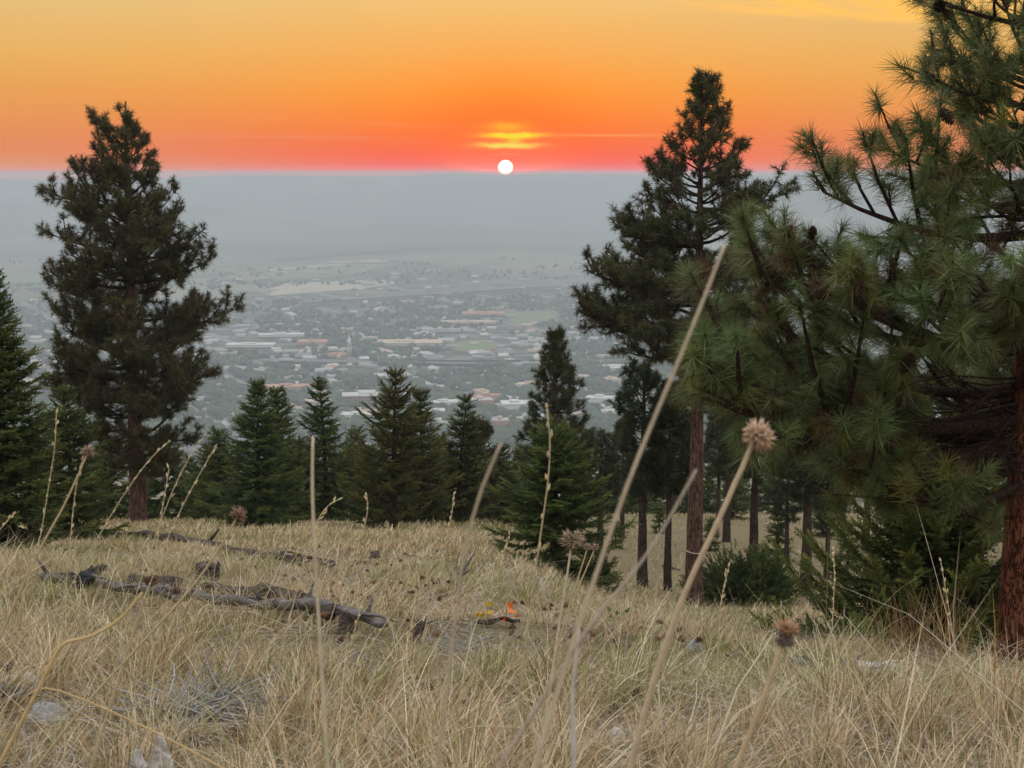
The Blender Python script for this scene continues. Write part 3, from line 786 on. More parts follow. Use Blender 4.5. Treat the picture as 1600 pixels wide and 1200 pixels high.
def flat_box(mb, x0, x1, y0, y1, z0, z1, c=None):
    v = [(x, y, z) for x in (x0, x1) for y in (y0, y1) for z in (z0, z1)]
    mb.add(v, [(0, 1, 3, 2), (4, 6, 7, 5), (0, 4, 5, 1), (2, 3, 7, 6), (0, 2, 6, 4), (1, 5, 7, 3)], c)
def unit_flat(kind):
    mb = MB(); flat_box(mb, -.5, .5, -.5, .5, -.05, .95)
    n1 = mb.n; flat_box(mb, -.51, .51, -.51, .51, .952, 1.0); flat_box(mb, -.2, .1, -.1, .25, 1.002, 1.22)
    me = mesh_data('flat_roofed_building', np.concatenate(mb.V), np.concatenate(mb.T), [BK[kind][1], BK[kind][0]])
    return fix_slots(me, 12)
def fix_slots(me, nwall):
    idx = np.ones(len(me.polygons), np.int32); idx[:nwall] = 0
    me.polygons.foreach_set('material_index', idx); me.update(); return me
def unit_gable(kind):
    mb = MB(); flat_box(mb, -.5, .5, -.5, .5, -.05, .58)
    for s in (-1, 1):
        mb.add([(-.56, s*.58, .55), (.56, s*.58, .55), (.56, 0, 1.0), (-.56, 0, 1.0), (-.56, s*.58, .50), (.56, s*.58, .50), (.56, 0, .95), (-.56, 0, .95)],
               [(0, 1, 2, 3), (7, 6, 5, 4), (0, 4, 5, 1), (0, 3, 7, 4), (1, 5, 6, 2)])
    flat_box(mb, .2, .27, .1, .2, .7, 1.12)
    me = mesh_data('house', np.concatenate(mb.V), np.concatenate(mb.T), [BK[kind][1], BK[kind][0]])
    return fix_slots(me, 12)
FLATS = {k: unit_flat(k) for k in BK}; GAB = {k: unit_gable(k) for k in BK}
rt_ = np.random.default_rng(5)
taken = []
def place(me, name, p, w_, d_, h_, rz, label, cat, group=None):
    o = bpy.data.objects.new(name, me); link(o); o.location = tuple(float(c) for c in p); o.rotation_euler = (0, 0, rz)
    o.scale = (w_, d_, h_); taken.append((p[0], p[1], max(w_, d_)*.6))
    return tag(o, label, cat, group)
def big(u, v, wpx, dm, h, rz, kind, label, cat='building', group=None):
    p = plane(u, v); return place(FLATS[kind], 'long_building', p, wpx/F*p[1], dm, h, rz, label, cat, group)
# the brick office block with rows of windows
def office(u, v, wpx, dm, h, label, rz=.12, floors=4, cols=11):
    p = plane(u, v); ww = wpx/F*p[1]
    r = empty('office_block', p, label, 'building'); r.rotation_euler = (0, 0, rz); taken.append((p[0], p[1], ww*.7))
    mb = MB(); flat_box(mb, -ww/2, ww/2, -dm/2, dm/2, 0, h); mb.build('wall', BK['brick'][1], r)
    mb = MB(); flat_box(mb, -ww/2-.5, ww/2+.5, -dm/2-.5, dm/2+.5, h+.01, h+.9); flat_box(mb, -ww*.1, ww*.32, -dm*.2, dm*.35, h+.92, h+4.2); mb.build('roof', BK['white'][0], r)
    mb = MB(); flat_box(mb, -.36*ww/cols, .36*ww/cols, -.12, .05, -.33*h/floors, .30*h/floors); 
    me = mesh_data('window', np.concatenate(mb.V), np.concatenate(mb.T), M_WIN)
    for f in range(floors):
        for c in range(cols):
            o = bpy.data.objects.new('window', me); link(o, r); o.location = (-ww/2+(c+.5)*ww/cols, -dm/2, (f+.52)*h/floors)
office(567, 634, 64, 34, 15, 'brick office block with rows of dark windows and a pale roof, above the open-branched fir')
big(756, 494, 66, 55, 8, .05, 'rust', 'long terracotta-roofed building among town trees, farther of two stretched roofs')
big(730, 507, 88, 40, 7, .03, 'tan', 'long cream-roofed building just in front of the terracotta roof')
big(637, 541, 108, 60, 9, .02, 'tan', 'very long pale school building beside the green sports ground')
big(492, 540, 52, 45, 9, .0, 'rust', 'long peach-roofed shed at the edge of the town trees')
big(440, 528, 70, 30, 8, .12, 'white', 'long pale shed angled behind the peach-roofed shed')
big(392, 544, 74, 35, 8, .03, 'white', 'long white warehouse by the crown of the tall lone pine')
big(130, 550, 70, 40, 9, .1, 'tan', 'broad pale warehouse seen between the tall lone pine and the big dense fir')
big(108, 572, 48, 30, 8, .15, 'tan', 'short cream warehouse below the broad pale warehouse')
big(140, 530, 66, 40, 8, .06, 'white', 'white warehouse farthest back beside the tall lone pine')
big(832, 608, 58, 22, 9, .3, 'tan', 'long cream-roofed hall set aslant left of the spire-topped pine')
big(752, 636, 34, 26, 11, .2, 'brick', 'low red brick building with a white roof near the sparse-topped fir')
big(806, 644, 46, 36, 13, .1, 'white', 'large white block left of the spire-topped pine')
big(938, 634, 44, 24, 12, -.2, 'white', 'white-roofed hall right of the spire-topped pine')
big(962, 580, 50, 40, 8, .2, 'white', 'pale roofed hall among trees close to the open pine crown')
big(782, 676, 26, 18, 16, .1, 'brick', 'pink brick block low down beside the round-crowned pine')
big(560, 657, 60, 24, 9, .0, 'white', 'white flat roof just below the brick office block')
big(612, 594, 56, 22, 9, .4, 'white', 'white roof at the head of the diagonal road')
big(450, 612, 70, 30, 9, .1, 'rust', 'wide rust-brown roof behind the bushy young fir')
big(690, 520, 60, 30, 7, .05, 'grey', 'grey roofed hall in front of the cream-roofed building')
big(560, 412, 90, 60, 8, .1, 'tan', 'pale strip of a hangar at the airfield edge, farthest of the long roofs')
# church spire
p = plane(546, 556); r = empty('church', p, 'small pale church spire poking out of the town trees', 'church'); mb = MB(); flat_box(mb, -4, 4, -4, 4, 0, 16); mb.build('tower', BK['white'][1], r)
mb = MB(); mb.add([(-4.3, -4.3, 16.02), (4.3, -4.3, 16.02), (4.3, 4.3, 16.02), (-4.3, 4.3, 16.02), (0, 0, 36)], [(0, 1, 4), (1, 2, 4), (2, 3, 4), (3, 0, 4), (3, 1, 0), (3, 2, 1)]); mb.build('spire', BK['white'][0], r)
# fields, strips and roads lying on the plain
M_TURF = m_flat('sports_turf', (.13, .20, .055), .12, .02); M_PALE = m_flat('pale_dry_field', (.42, .37, .27), .15, .01)
M_GRN = m_flat('green_field', (.15, .19, .085), .15, .01); M_ROAD = m_flat('town_road', (.16, .155, .15), .1, .05); M_DKF = m_flat('dark_field', (.055, .06, .05), .15, .01)
M_TRK = m_flat('running_track', (.22, .13, .10), .1, .05)
zl = [.5]
def patch(name, pts, mat):
    zl[0] += .25
    V = [plane(u, v, zl[0]) for u, v in pts]; c = np.mean(V, 0)
    V = [c]+V; n = len(pts)
    tag(obj(name, V, [(0, i+1, (i+1) % n+1) for i in range(n)], mat), kind='structure')
def ell(u, v, a, b_, n=28, sk=0): return [(u+a*math.cos(t)+sk*math.sin(t), v+b_*math.sin(t)) for t in np.linspace(0, 2*math.pi, n, False)]
patch('green_field', [(790, 489), (872, 484), (868, 500), (800, 505)], M_GRN)
patch('running_track', ell(742, 540, 40, 9.5, sk=-4), M_TRK)
patch('sports_field', ell(742, 540, 31, 7, sk=-3), M_TURF)
patch('dry_field', [(420, 462), (560, 452), (640, 440), (560, 438), (430, 444)], M_PALE)
patch('green_field', [(640, 404), (940, 378), (1000, 384), (960, 398), (700, 418)], M_GRN)
patch('green_field', [(430, 440), (560, 428), (620, 412), (500, 410), (400, 420)], M_GRN)
patch('dark_field', [(470, 472), (720, 452), (960, 444), (960, 449), (720, 460), (470, 480)], M_DKF)
patch('dark_field', [(430, 404), (640, 386), (960, 368), (960, 371), (640, 390), (430, 408)], M_DKF)
patch('pale_strip', [(416, 421), (540, 411), (540, 413), (416, 424)], M_PALE)
patch('pale_strip', [(520, 410), (590, 405), (590, 407), (520, 413)], M_PALE)
patch('pale_strip', [(330, 360), (470, 355), (470, 356), (330, 362)], M_PALE)
patch('pale_strip', [(0, 363), (110, 361), (110, 362), (0, 365)], M_PALE)
patch('green_field', [(0, 430), (200, 424), (420, 416), (420, 424), (200, 436), (0, 444)], M_GRN)
patch('green_field', [(90, 625), (190, 618), (190, 640), (90, 650)], M_TURF)
patch('road', [(622, 586), (630, 586), (712, 664), (698, 664)], M_ROAD)
patch('road', [(640, 578), (646, 578), (760, 668), (748, 668)], M_ROAD)
patch('road', [(940, 690), (980, 640), (988, 640), (960, 690)], M_ROAD)
patch('road', [(470, 470), (960, 438), (960, 440), (470, 473)], M_ROAD)
patch('road', [(400, 560), (800, 566), (1000, 560), (1000, 562), (800, 569), (400, 563)], M_ROAD)
patch('road', [(360, 604), (720, 612), (960, 600), (960, 602), (720, 615), (360, 607)], M_ROAD)
holes = [(742, 540, 44, 12), (830, 495, 46, 10)]
def free(p, r_=0): return all((p[0]-a)**2+(p[1]-b_)**2 > (c+r_)**2 for a, b_, c in taken)
HL = {('gable', 'white'): 'small white house roof among the trees of the town', ('gable', 'grey'): 'small grey house roof among the trees of the town', ('gable', 'dark'): 'small dark-roofed house among the trees of the town',
      ('gable', 'tan'): 'small cream house roof among the trees of the town', ('gable', 'rust'): 'small rust-roofed house among the trees of the town',
      ('flat', 'white'): 'flat white town roof out on the hazy valley floor', ('flat', 'grey'): 'flat grey town roof out on the hazy valley floor', ('flat', 'tan'): 'flat cream town roof out on the hazy valley floor',
      ('flat', 'rust'): 'flat rust-brown town roof out on the hazy valley floor', ('flat', 'brick'): 'brick-walled block with a flat roof out on the hazy valley floor'}
nb_, tries = 0, 0
while nb_ < 270 and tries < 6000:
    tries += 1
    u = rt_.uniform(60, 1180); v = 425+rt_.random()**.8*255
    if u > 960 and v < 600 and rt_.random() < .6: continue
    if u < 400 and v > 640: continue
    if any(abs(u-a) < c and abs(v-b_) < d_ for a, b_, c, d_ in holes): continue
    band = v > 598 or (505 < v < 560 and u < 700) or (405 < v < 440 and u > 600) or (v < 620 and u < 400 and v > 500)
    p = plane(u, v)
    if not free(p, 8): continue
    if rt_.random() < (.42 if band else .12):
        k = rt_.choice(['white', 'grey', 'tan', 'rust', 'brick'], p=[.42, .2, .2, .1, .08]); sc = rt_.uniform(.6, 1.5)
        place(FLATS[k], 'flat_roofed_building', p, 27*sc, rt_.uniform(14, 26), rt_.uniform(5, 11), rt_.normal(.42, .06)+(1.57 if rt_.random() < .4 else 0), HL[('flat', k)], 'building', 'flat roofs of the town, '+k)
    else:
        k = rt_.choice(['white', 'grey', 'dark', 'tan', 'rust'], p=[.4, .2, .18, .14, .08])
        place(GAB[k], 'house', p, rt_.uniform(11, 18), rt_.uniform(9, 12), rt_.uniform(6, 8.5), rt_.normal(.42, .05)+(1.57 if rt_.random() < .5 else 0), HL[('gable', k)], 'house', 'house roofs of the town, '+k)
    nb_ += 1
# the roofs too small to pick apart, and the trees between
far = MB()
Nf = 1700
uu = rt_.uniform(0, 1250, Nf); vv = 372+rt_.random(Nf)**.55*300
for u, v in zip(uu, vv):
    if v < 425 and not (abs(v-(432-(u-560)*.06)) < 12 or rt_.random() < .3): continue
    if v > 440 and not (v > 600 or 508 < v < 552) and rt_.random() < .6: continue
    p = plane(u, v)
    if not free(p, 4): continue
    w_, d_, h_ = rt_.uniform(9, 26)*(1.6 if v < 430 else 1), rt_.uniform(8, 16), rt_.uniform(4, 7)
    flat_box(far, p[0]-w_/2, p[0]+w_/2, p[1]-d_/2, p[1]+d_/2, p[2], p[2]+h_, np.array([(.6, .58, .54), (.34, .34, .34), (.5, .42, .33), (.45, .45, .46)][rt_.integers(4)]))
tag(far.build('town_rooftops', m_attr('town_rooftop', .85)), kind='stuff')
ico = np.array([(0, 0, -1), (.723, -.526, -.447), (-.276, -.85, -.447), (-.894, 0, -.447), (-.276, .85, -.447), (.723, .526, -.447), (.276, -.85, .447), (-.723, -.526, .447), (-.723, .526, .447), (.276, .85, .447), (.894, 0, .447), (0, 0, 1)])
ict = np.array([(0, 2, 1), (0, 3, 2), (0, 4, 3), (0, 5, 4), (0, 1, 5), (1, 2, 6), (2, 3, 7), (3, 4, 8), (4, 5, 9), (5, 1, 10), (6, 2, 7), (7, 3, 8), (8, 4, 9), (9, 5, 10), (10, 1, 6), (6, 7, 11), (7, 8, 11), (8, 9, 11), (9, 10, 11), (10, 6, 11)])
NTREE = 25000
u = rt_.uniform(-60, 1300, NTREE); v = 400+rt_.random(NTREE)**.75*300
dd = -PLAIN/np.maximum((v-HOR)/F, .01); px_ = (u-800)/F*dd
dens = vn(px_, dd, 260, 21)*.6+vn(px_, dd, 90, 22)*.4
keep = (dens > .40) & ~((np.abs(v-452-(720-u)*.03) < 12) & (v < 470)) & ((v > 440) | (dens > .64))
for a, b_, c, d_ in holes: keep &= ~((np.abs(u-a) < c) & (np.abs(v-b_) < d_))
px_, dd = px_[keep], dd[keep]
for a, b_, c in taken:
    if c > 18: 
        k = (px_-a)**2+(dd-b_)**2 > (c*.8)**2; px_, dd = px_[k], dd[k]
s1 = px_*math.cos(.42)+dd*math.sin(.42); s2 = -px_*math.sin(.42)+dd*math.cos(.42)
k = (np.abs(s1 % 120-60) > 10) & (np.abs(s2 % 160-80) > 10); px_, dd = px_[k], dd[k]
n = len(px_); hgt = rt_.uniform(5, 13, n); wd = hgt*rt_.uniform(.42, .72, n)
vv_ = ico[None]*np.stack([wd, wd, hgt*.5], -1)[:, None]*(1+.25*(rt_.random((n, 12, 1))-.5)*2) + np.stack([px_, dd, PLAIN+hgt*.55], -1)[:, None]
cc = np.repeat(vary(rt_, (.050, .072, .040), n, .35, .15)[:, None], 12, 1)
tag(obj('town_trees', vv_.reshape(-1, 3), (ict[None]+(np.arange(n)*12)[:, None, None]).reshape(-1, 3), m_attr('town_tree_leaves', .8), None, cc.reshape(-1, 3)), kind='stuff')

# ------------------------------------------------------------------ logs, stumps, stones in the grass
rg = np.random.default_rng(99)
clear = [(2.55, 7.6, 1.0, .4), (2.3, 6.4, .9, .5), (2.9, 8.6, .6, .3)]                                    # (x, y, radius, height factor) thinner grass round these
def along(px_pts, lift=0.0, n=14):
    A = np.array([G(u, v) for u, v in px_pts]); t = np.linspace(0, 1, len(A)); q = np.linspace(0, 1, n)
    L = np.stack([np.interp(q, t, A[:, i]) for i in range(3)], -1); L[:, 2] = np.maximum(H(L[:, 0], L[:, 1]), L[:, 2])+lift
    return L
def log(name, label, px_pts, rad, mat, lift, cat='log', stubs=(), n=16, taper=.7, wob=.30, group=None):
    pts = along(px_pts, lift, n); c = pts[0].copy()
    o = pts-c
    o[1:-1] += rg.normal(0, .012, (n-2, 3))
    r = empty(name, c, label, cat, group)
    mb = MB(); mb.tube(o, rad*np.linspace(1, taper, n)*(1+rg.normal(0, .08, n)), 11, (1, 1, 1), True, wob, rg); mb.build('wood', mat, r, False)
    # split slabs of wood lifting off the top
    for q in range(max(4, n//2)):
        i = rg.integers(1, n-3); s_ = MB(); up_ = rg.uniform(-.3, 1.0); a_, b_ = o[i]+[0, -rad*rg.uniform(.3, .95), rad*up_], o[i+2]+[rg.normal(0, .05), -rad*rg.uniform(.3, 1.0), rad*(up_+rg.uniform(-.2, .5))]
        s_.tube([a_, (a_+b_)/2+[0, 0, .01], b_], [rad*.25, rad*.3, rad*.06], 5, (1, 1, 1), True, .3, rg); s_.build('wood_splinter', mat, r)
    for (f, dv, L) in stubs:
        i = int(f*(n-1)); s_ = MB(); a_ = o[i]; dv = nrm(np.array(dv, float))
        s_.tube([a_, a_+dv*L*.5+rg.normal(0, .01, 3), a_+dv*L], [rad*.42, rad*.34, rad*.16], 7, (1, 1, 1), True, .15, rg); s_.build('branch_stub', mat, r)
    return r
log('fallen_log', 'long weathered grey log lying across the grass, splintered top and stubs', [(215, 948), (330, 962), (440, 975), (540, 992), (606, 1004)], .032, M_WOOD, .105, stubs=((.93, (.1, -.1, 1), .12), (.45, (-.2, -.4, .8), .13), (.62, (.3, .2, .9), .12)), n=22)
log('fallen_log', 'brown rotten log behind the long grey log, crumbling at its end', [(205, 930), (300, 940), (395, 950)], .05, M_WOOD_BR, .10, n=14)
log('fallen_log', 'grey broken log lying at the head of the long grey log, under the charred piece', [(70, 925), (150, 936), (240, 950)], .040, M_WOOD, .115, stubs=((.1, (-.5, .1, .7), .2), (.35, (.2, -.5, .6), .12)), n=12)
log('charred_branch', 'blackened broken branch stub tilting up beside the grey broken log', [(128, 944), (162, 918)], .05, M_CHAR, .16, 'branch', n=8, taper=.5)
log('fallen_log', 'short brown log end poking from grass past the long grey log', [(395, 948), (470, 962), (515, 985)], .05, M_WOOD_BR, .09, n=10)
log('fallen_log', 'dark fallen log below the brow, under the tall lone pine', [(150, 838), (230, 842), (345, 858)], .075, M_WOOD_BR, .06, n=14, stubs=((.95, (.5, 0, .6), .3),))
log('fallen_log', 'brown log end nearer the small square stump below the brow', [(352, 864), (430, 876), (520, 890)], .05, M_WOOD_BR, .05, n=12)
log('fallen_log', 'thin grey log half sunk in grass right of the cord-tied pine', [(1075, 985), (1130, 985), (1185, 994)], .020, M_WOOD, .07, n=9)
log('fallen_branch', 'bleached branch lying by the grey chunk at the right of the slope', [(1345, 1062), (1395, 1056)], .035, M_WOOD_PALE, .05, 'branch', n=7)
log('fallen_branch', 'bare grey branch on the ground by the dark trunks', [(1035, 886), (1062, 892)], .03, M_WOOD, .03, 'branch', n=6)
def stump(name, label, u, v, wpx, hpx, mat, seed, cat='stump', slant=.25, n=11):
    r_ = np.random.default_rng(seed); b = G(u, v); w_ = wpx/F*b[1]; h_ = hpx/F*b[1]
    r = empty(name, b, label, cat)
    mb = MB(); z = np.linspace(-.05, h_, 6); mb.tube(np.stack([0*z+slant*z*.4, 0*z, z], -1), w_/2*np.array([1.25, 1.1, 1, .97, .95, .9]), n, (1, 1, 1), True, .10, r_); mb.build('wood', mat, r)
    for k in range(7):                        # torn splinters round the rim
        a = k*.9+r_.random(); s_ = MB(); p0 = np.array([math.cos(a)*w_*.4+slant*h_*.4, math.sin(a)*w_*.4, h_*.9]); p1 = p0+np.array([r_.normal(0, .02), 0, h_*r_.uniform(.12, .4)])
        s_.tube([p0, p1], [w_*.10, w_*.02], 5, (1, 1, 1), True, .2, r_); s_.build('wood_splinter', mat, r)
    clear.append((b[0], b[1]-.4, .5, .5)); return r
stump('stump', 'small square dark stump standing in the grass below the brow', 323, 905, 40, 24, M_WOOD_BR, 1)
stump('stump', 'broken leaning dark stub at the foot of the big dense fir', 62, 862, 22, 52, M_WOOD_BR, 2, slant=-.5)
stump('stump', 'jagged brown stub at the end of the long grey log', 648, 1002, 16, 32, M_WOOD_BR, 3, slant=.9)
stump('stump', 'crumbling brown stub rising behind the long grey log', 540, 990, 26, 30, M_WOOD_BR, 4)
stump('stump', 'little dark stub in the grass in front of the shaggy fir', 585, 873, 16, 10, M_WOOD_BR, 5)
stump('stump', 'pale-topped broken stub standing in the mid slope grass', 838, 1050, 14, 42, M_WOOD, 6, slant=.3)
stump('wood_chunk', 'grey jagged wood chunk sitting below the juniper mat', 1330, 1066, 34, 34, M_WOOD, 7, 'wood chunk', slant=-.4)
stump('wood_chunk', 'grey splintered wood lump left of the jagged chunk', 1250, 1048, 36, 18, M_WOOD, 8, 'wood chunk')
def rock(name, label, u, v, wpx, hpx, mat, seed, cat='stone', squash=1.0, sub=3):
    r_ = np.random.default_rng(seed); b = G(u, v); w_ = wpx/F*b[1]/2; h_ = hpx/F*b[1]
    th = np.linspace(0, 2*math.pi, 15)[:-1]; ph = np.linspace(-.5, 1.5, 7)
    V = []
    for p_ in ph:
        for t in th:
            k = 1+.22*math.sin(3*t+seed)+.15*r_.normal()*.6
            V.append((math.cos(t)*math.cos(p_)*w_*k, math.sin(t)*math.cos(p_)*w_*.8*k*squash, math.sin(p_)*h_*(1+.08*r_.normal())))
    V.append((0, 0, h_)); Tn = []
    for i in range(6):
        for j in range(14):
            a, b_, c, d_ = i*14+j, i*14+(j+1) % 14, (i+1)*14+(j+1) % 14, (i+1)*14+j; Tn += [(a, b_, c), (a, c, d_)]
    Tn += [(84+j, 84+(j+1) % 14, 98) for j in range(14)]
    o = obj(name, V, Tn, mat, loc=b, smooth=False); clear.append((b[0], b[1]-.3, w_+.25, .35))
    return tag(o, label, cat)
M_ROCK = m_flat('grey_stone', (.30, .30, .29), .35, 30, .9, .5); M_RUST = m_flat('rusty_needle_heap', (.27, .17, .10), .3, 12, .95, .5)
rock('stone', 'rounded grey stone in the grass near the curled stem', 70, 1128, 70, 30, M_ROCK, 1)
rock('stone', 'bluish grey stone in the slope right of the tall pale stalk', 1085, 1016, 26, 18, M_ROCK, 2)
rock('stone', 'pale stone half hidden near the broken white stick', 962, 1152, 30, 16, m_flat('pale_stone', (.5, .48, .45), .2, 20, .9, .4), 3)
rock('needle_heap', 'rusty brown heap at the brow beside the tall lone pine', 277, 832, 26, 8, M_RUST, 4, 'heap')
rock('anthill', 'dark litter mound in the grass behind the long log', 562, 1040, 70, 20, m_flat('litter', (.15, .12, .09), .4, 30, .95, .8), 5, 'mound')
# grey driftwood pieces by the stone
for i, (pp, lb) in enumerate((([(0, 1072), (50, 1088)], 'twisted grey driftwood piece at the picture edge, uppermost of three'), ([(5, 1086), (62, 1098)], 'pale grey driftwood piece lying just above the rounded stone'), ([(0, 1112), (36, 1106)], 'dark grey driftwood piece beside the rounded stone'))):
    log('driftwood', lb, pp, .022, M_WOOD if i != 1 else M_WOOD_PALE, .05, 'driftwood', n=7, wob=.35)
# torn sheets of bleached bark standing up out of the grass
def bark_piece(label, u, v, wpx, hpx, d_fix=None):
    r_ = np.random.default_rng(u); b = G(u, v); w_ = wpx/F*b[1]; h_ = hpx/F*b[1]
    nx, nz = 12, 7; V = []
    top = np.array([.55, .75, .72, .55, .5, .6, .8, 1.0, .97, .75, .62, .4])
    for side in (0, 1):
        for i in range(nz):
            for j in range(nx):
                x = (j/(nx-1)-.5)*w_; zz_ = -.12*h_+(top[j]*h_*1.1)*i/(nz-1)
                V.append((x+.04*h_*math.sin(i*1.3), .10*w_*math.sin(j*.9)+.12*w_*(i/nz)**2+side*.006+.008*r_.normal()*(1-side), zz_))
    Q = []
    for i in range(nz-1):
        for j in range(nx-1):
            a = i*nx+j; Q += [(a, a+1, a+nx+1, a+nx)]; a += nx*nz; Q += [(a, a+nx, a+nx+1, a+1)]
    o_ = nx*nz
    for j in range(nx-1): a = (nz-1)*nx+j; Q += [(a, a+1, a+1+o_, a+o_)]
    for i in range(nz-1):
        a = i*nx; Q += [(a, a+nx, a+nx+o_, a+o_)]; a = i*nx+nx-1; Q += [(a, a+o_, a+nx+o_, a+nx)]
    tag(obj('bark_piece', V, Q, M_WOOD_PALE, loc=b), label, 'bark'); clear.append((b[0], b[1]-.25, .4, .2))
bark_piece('white curled bark piece standing in the grass at the bottom edge', 235, 1232, 70, 92)
rock('bark_flake', 'small white flake beside a dark hollow in the grass', 985, 1150, 18, 18, M_WOOD_PALE, 9, 'flake')
# grey twig brush lying dead on the ground
def brush(label, u, v, wpx, seed, n=70, mat=None, cat='brush'):
    r_ = np.random.default_rng(seed); b = G(u, v); w_ = wpx/F*b[1]; mb = MB()
    for i in range(n):
        p = np.array([r_.normal(0, w_*.3), r_.normal(0, w_*.3), r_.uniform(0, .07)]); p[2] += H(b[0]+p[0], b[1]+p[1])-b[2]
        d_ = nrm(np.array([r_.normal(0, 1), r_.normal(0, 1), r_.normal(.03, .14)])); L = r_.uniform(.12, .36)
        q = [p]; 
        for k in range(4): d_ = nrm(d_+r_.normal(0, .16, 3)); q.append(q[-1]+d_*L/4)
        g = r_.uniform(.55, 1.25)
        mb.tube(q, np.linspace(.0042, .0014, 5)*r_.uniform(.6, 1.2), 4, np.array((.34, .32, .30))*g, cap=False)
    tag(mb.build('dead_brush', M_STEM, loc=b), label, cat); clear.append((b[0], b[1]-.15, w_*.6, .35))
brush('flattened heap of silvery dead twigs in the lower grass', 320, 1130, 130, 31, 280)
brush('grey dead twig tangle above the broken white stick', 740, 1030, 90, 32, 90)
brush('grey-brown tangle of dead stems at the lower edge right of the seed stalk', 1080, 1120, 120, 33, 90)
brush('small tangle of dead twigs by the end of the long log', 590, 1065, 70, 34, 50)
# forked dead twig, yellow leaves, orange scrap
b = G(713, 938); mb = MB()
def q_(u, v): return P(u, v, b[1])-b
mb.tube([q_(712, 945), q_(717, 915), q_(720, 897), q_(728, 884), q_(740, 866)], [.022, .019, .017, .012, .006], 7, (.16, .15, .15)); mb.tube([q_(720, 898), q_(716, 885)], [.012, .006], 5, (.16, .15, .15)); mb.tube([q_(721, 899), q_(730, 893), q_(736, 889)], [.012, .009, .005], 5, (.16, .15, .15))
tag(mb.build('dead_twig', M_STEM, loc=b), 'forked dark dead twig standing alone in the mid slope', 'twig')
def leafy(name, label, cat, u, v, n, size, colr, seed, spread, up):
    r_ = np.random.default_rng(seed); b = G(u, v); r = empty(name, b, label, cat)
    L = np.array([(0, 0, 0), (.3, .0, .35), (-.3, 0, .35), (.18, .05, .75), (-.18, .05, .75), (0, .1, 1.0)]); t = np.array([(0, 1, 2), (1, 3, 2), (2, 3, 4), (3, 5, 4)])
    st = MB(); st.tube([(0, 0, -.03), (0, 0, up)], [.004, .003], 5, (.3, .25, .12)); st.build('stem', M_STEM, r)
    for i in range(n):
        p = np.array([r_.normal(0, spread), r_.normal(0, spread*.6), up*(.4+.6*r_.random())]); M = frames(nrm(r_.normal(0, .6, (1, 3))+np.array([[0, -.2, .7]])), r_)[0]
        obj('leaf', (L*size*r_.uniform(.7, 1.2))@M.T+p, t, M_HEAD, r, vary(r_, colr, 6, .2))
leafy('yellow_plant', 'bright yellow leaves on a low stem beside the orange scrap', 'plant', 762, 984, 8, .05, (.72, .46, .02), 41, .03, .14)
leafy('orange_scrap', 'bright orange scrap of torn leaves lying in the grass', 'leaves', 791, 982, 10, .052, (.85, .22, .045), 42, .045, .13)
leafy('leafy_plant', 'small green leafy sprig in the dry grass below the wide low fir', 'plant', 968, 985, 12, .05, (.16, .21, .06), 43, .05, .15)
leafy('leafy_plant', 'green leafy sprig nearest the cord-tied trunk', 'plant', 1036, 965, 10, .05, (.14, .19, .06), 44, .05, .15)
log('fallen_branch', 'dark bit of branch lying beside the yellow leaves', [(748, 982), (812, 980)], .014, M_WOOD_BR, .04, 'branch', n=7)

# ------------------------------------------------------------------ stalks and seed heads
def spikes(mb, c, r0, r1, n, wid, colr, rng, axis=(0, 0, 1), lim=-.3, var=.3):
    ax_ = nrm(np.array(axis, float)); k = 0
    V, T_, C = [], [], []
    while k < n:
        d_ = nrm(rng.normal(size=3))
        if d_@ax_ < lim: continue
        L = r1*rng.uniform(.75, 1.1); p = nrm(np.cross(d_, rng.normal(size=3)))*wid/2; s_ = np.cross(p, d_); b_ = nrm(np.cross(d_, rng.normal(size=3)))*.18*L
        i = len(V); o = c+d_*r0*.6; e_ = c+d_*L+b_; m_ = c+d_*(r0+L)*.5+b_*.3
        V += [o+p, o-p*.5+s_*.8, o-p*.5-s_*.8, m_+p*.7, m_-p*.35+s_*.6, m_-p*.35-s_*.6, e_]
        T_ += [(i, i+1, i+4), (i, i+4, i+3), (i+1, i+2, i+5), (i+1, i+5, i+4), (i+2, i, i+3), (i+2, i+3, i+5), (i+3, i+4, i+6), (i+4, i+5, i+6), (i+5, i+3, i+6)]
        cc_ = np.array(colr)*(1+var*rng.uniform(-1, 1)); C += [cc_*.8]*3+[cc_]*3+[np.minimum(cc_*1.25, .9)]; k += 1
    mb.add(V, T_, np.array(C))
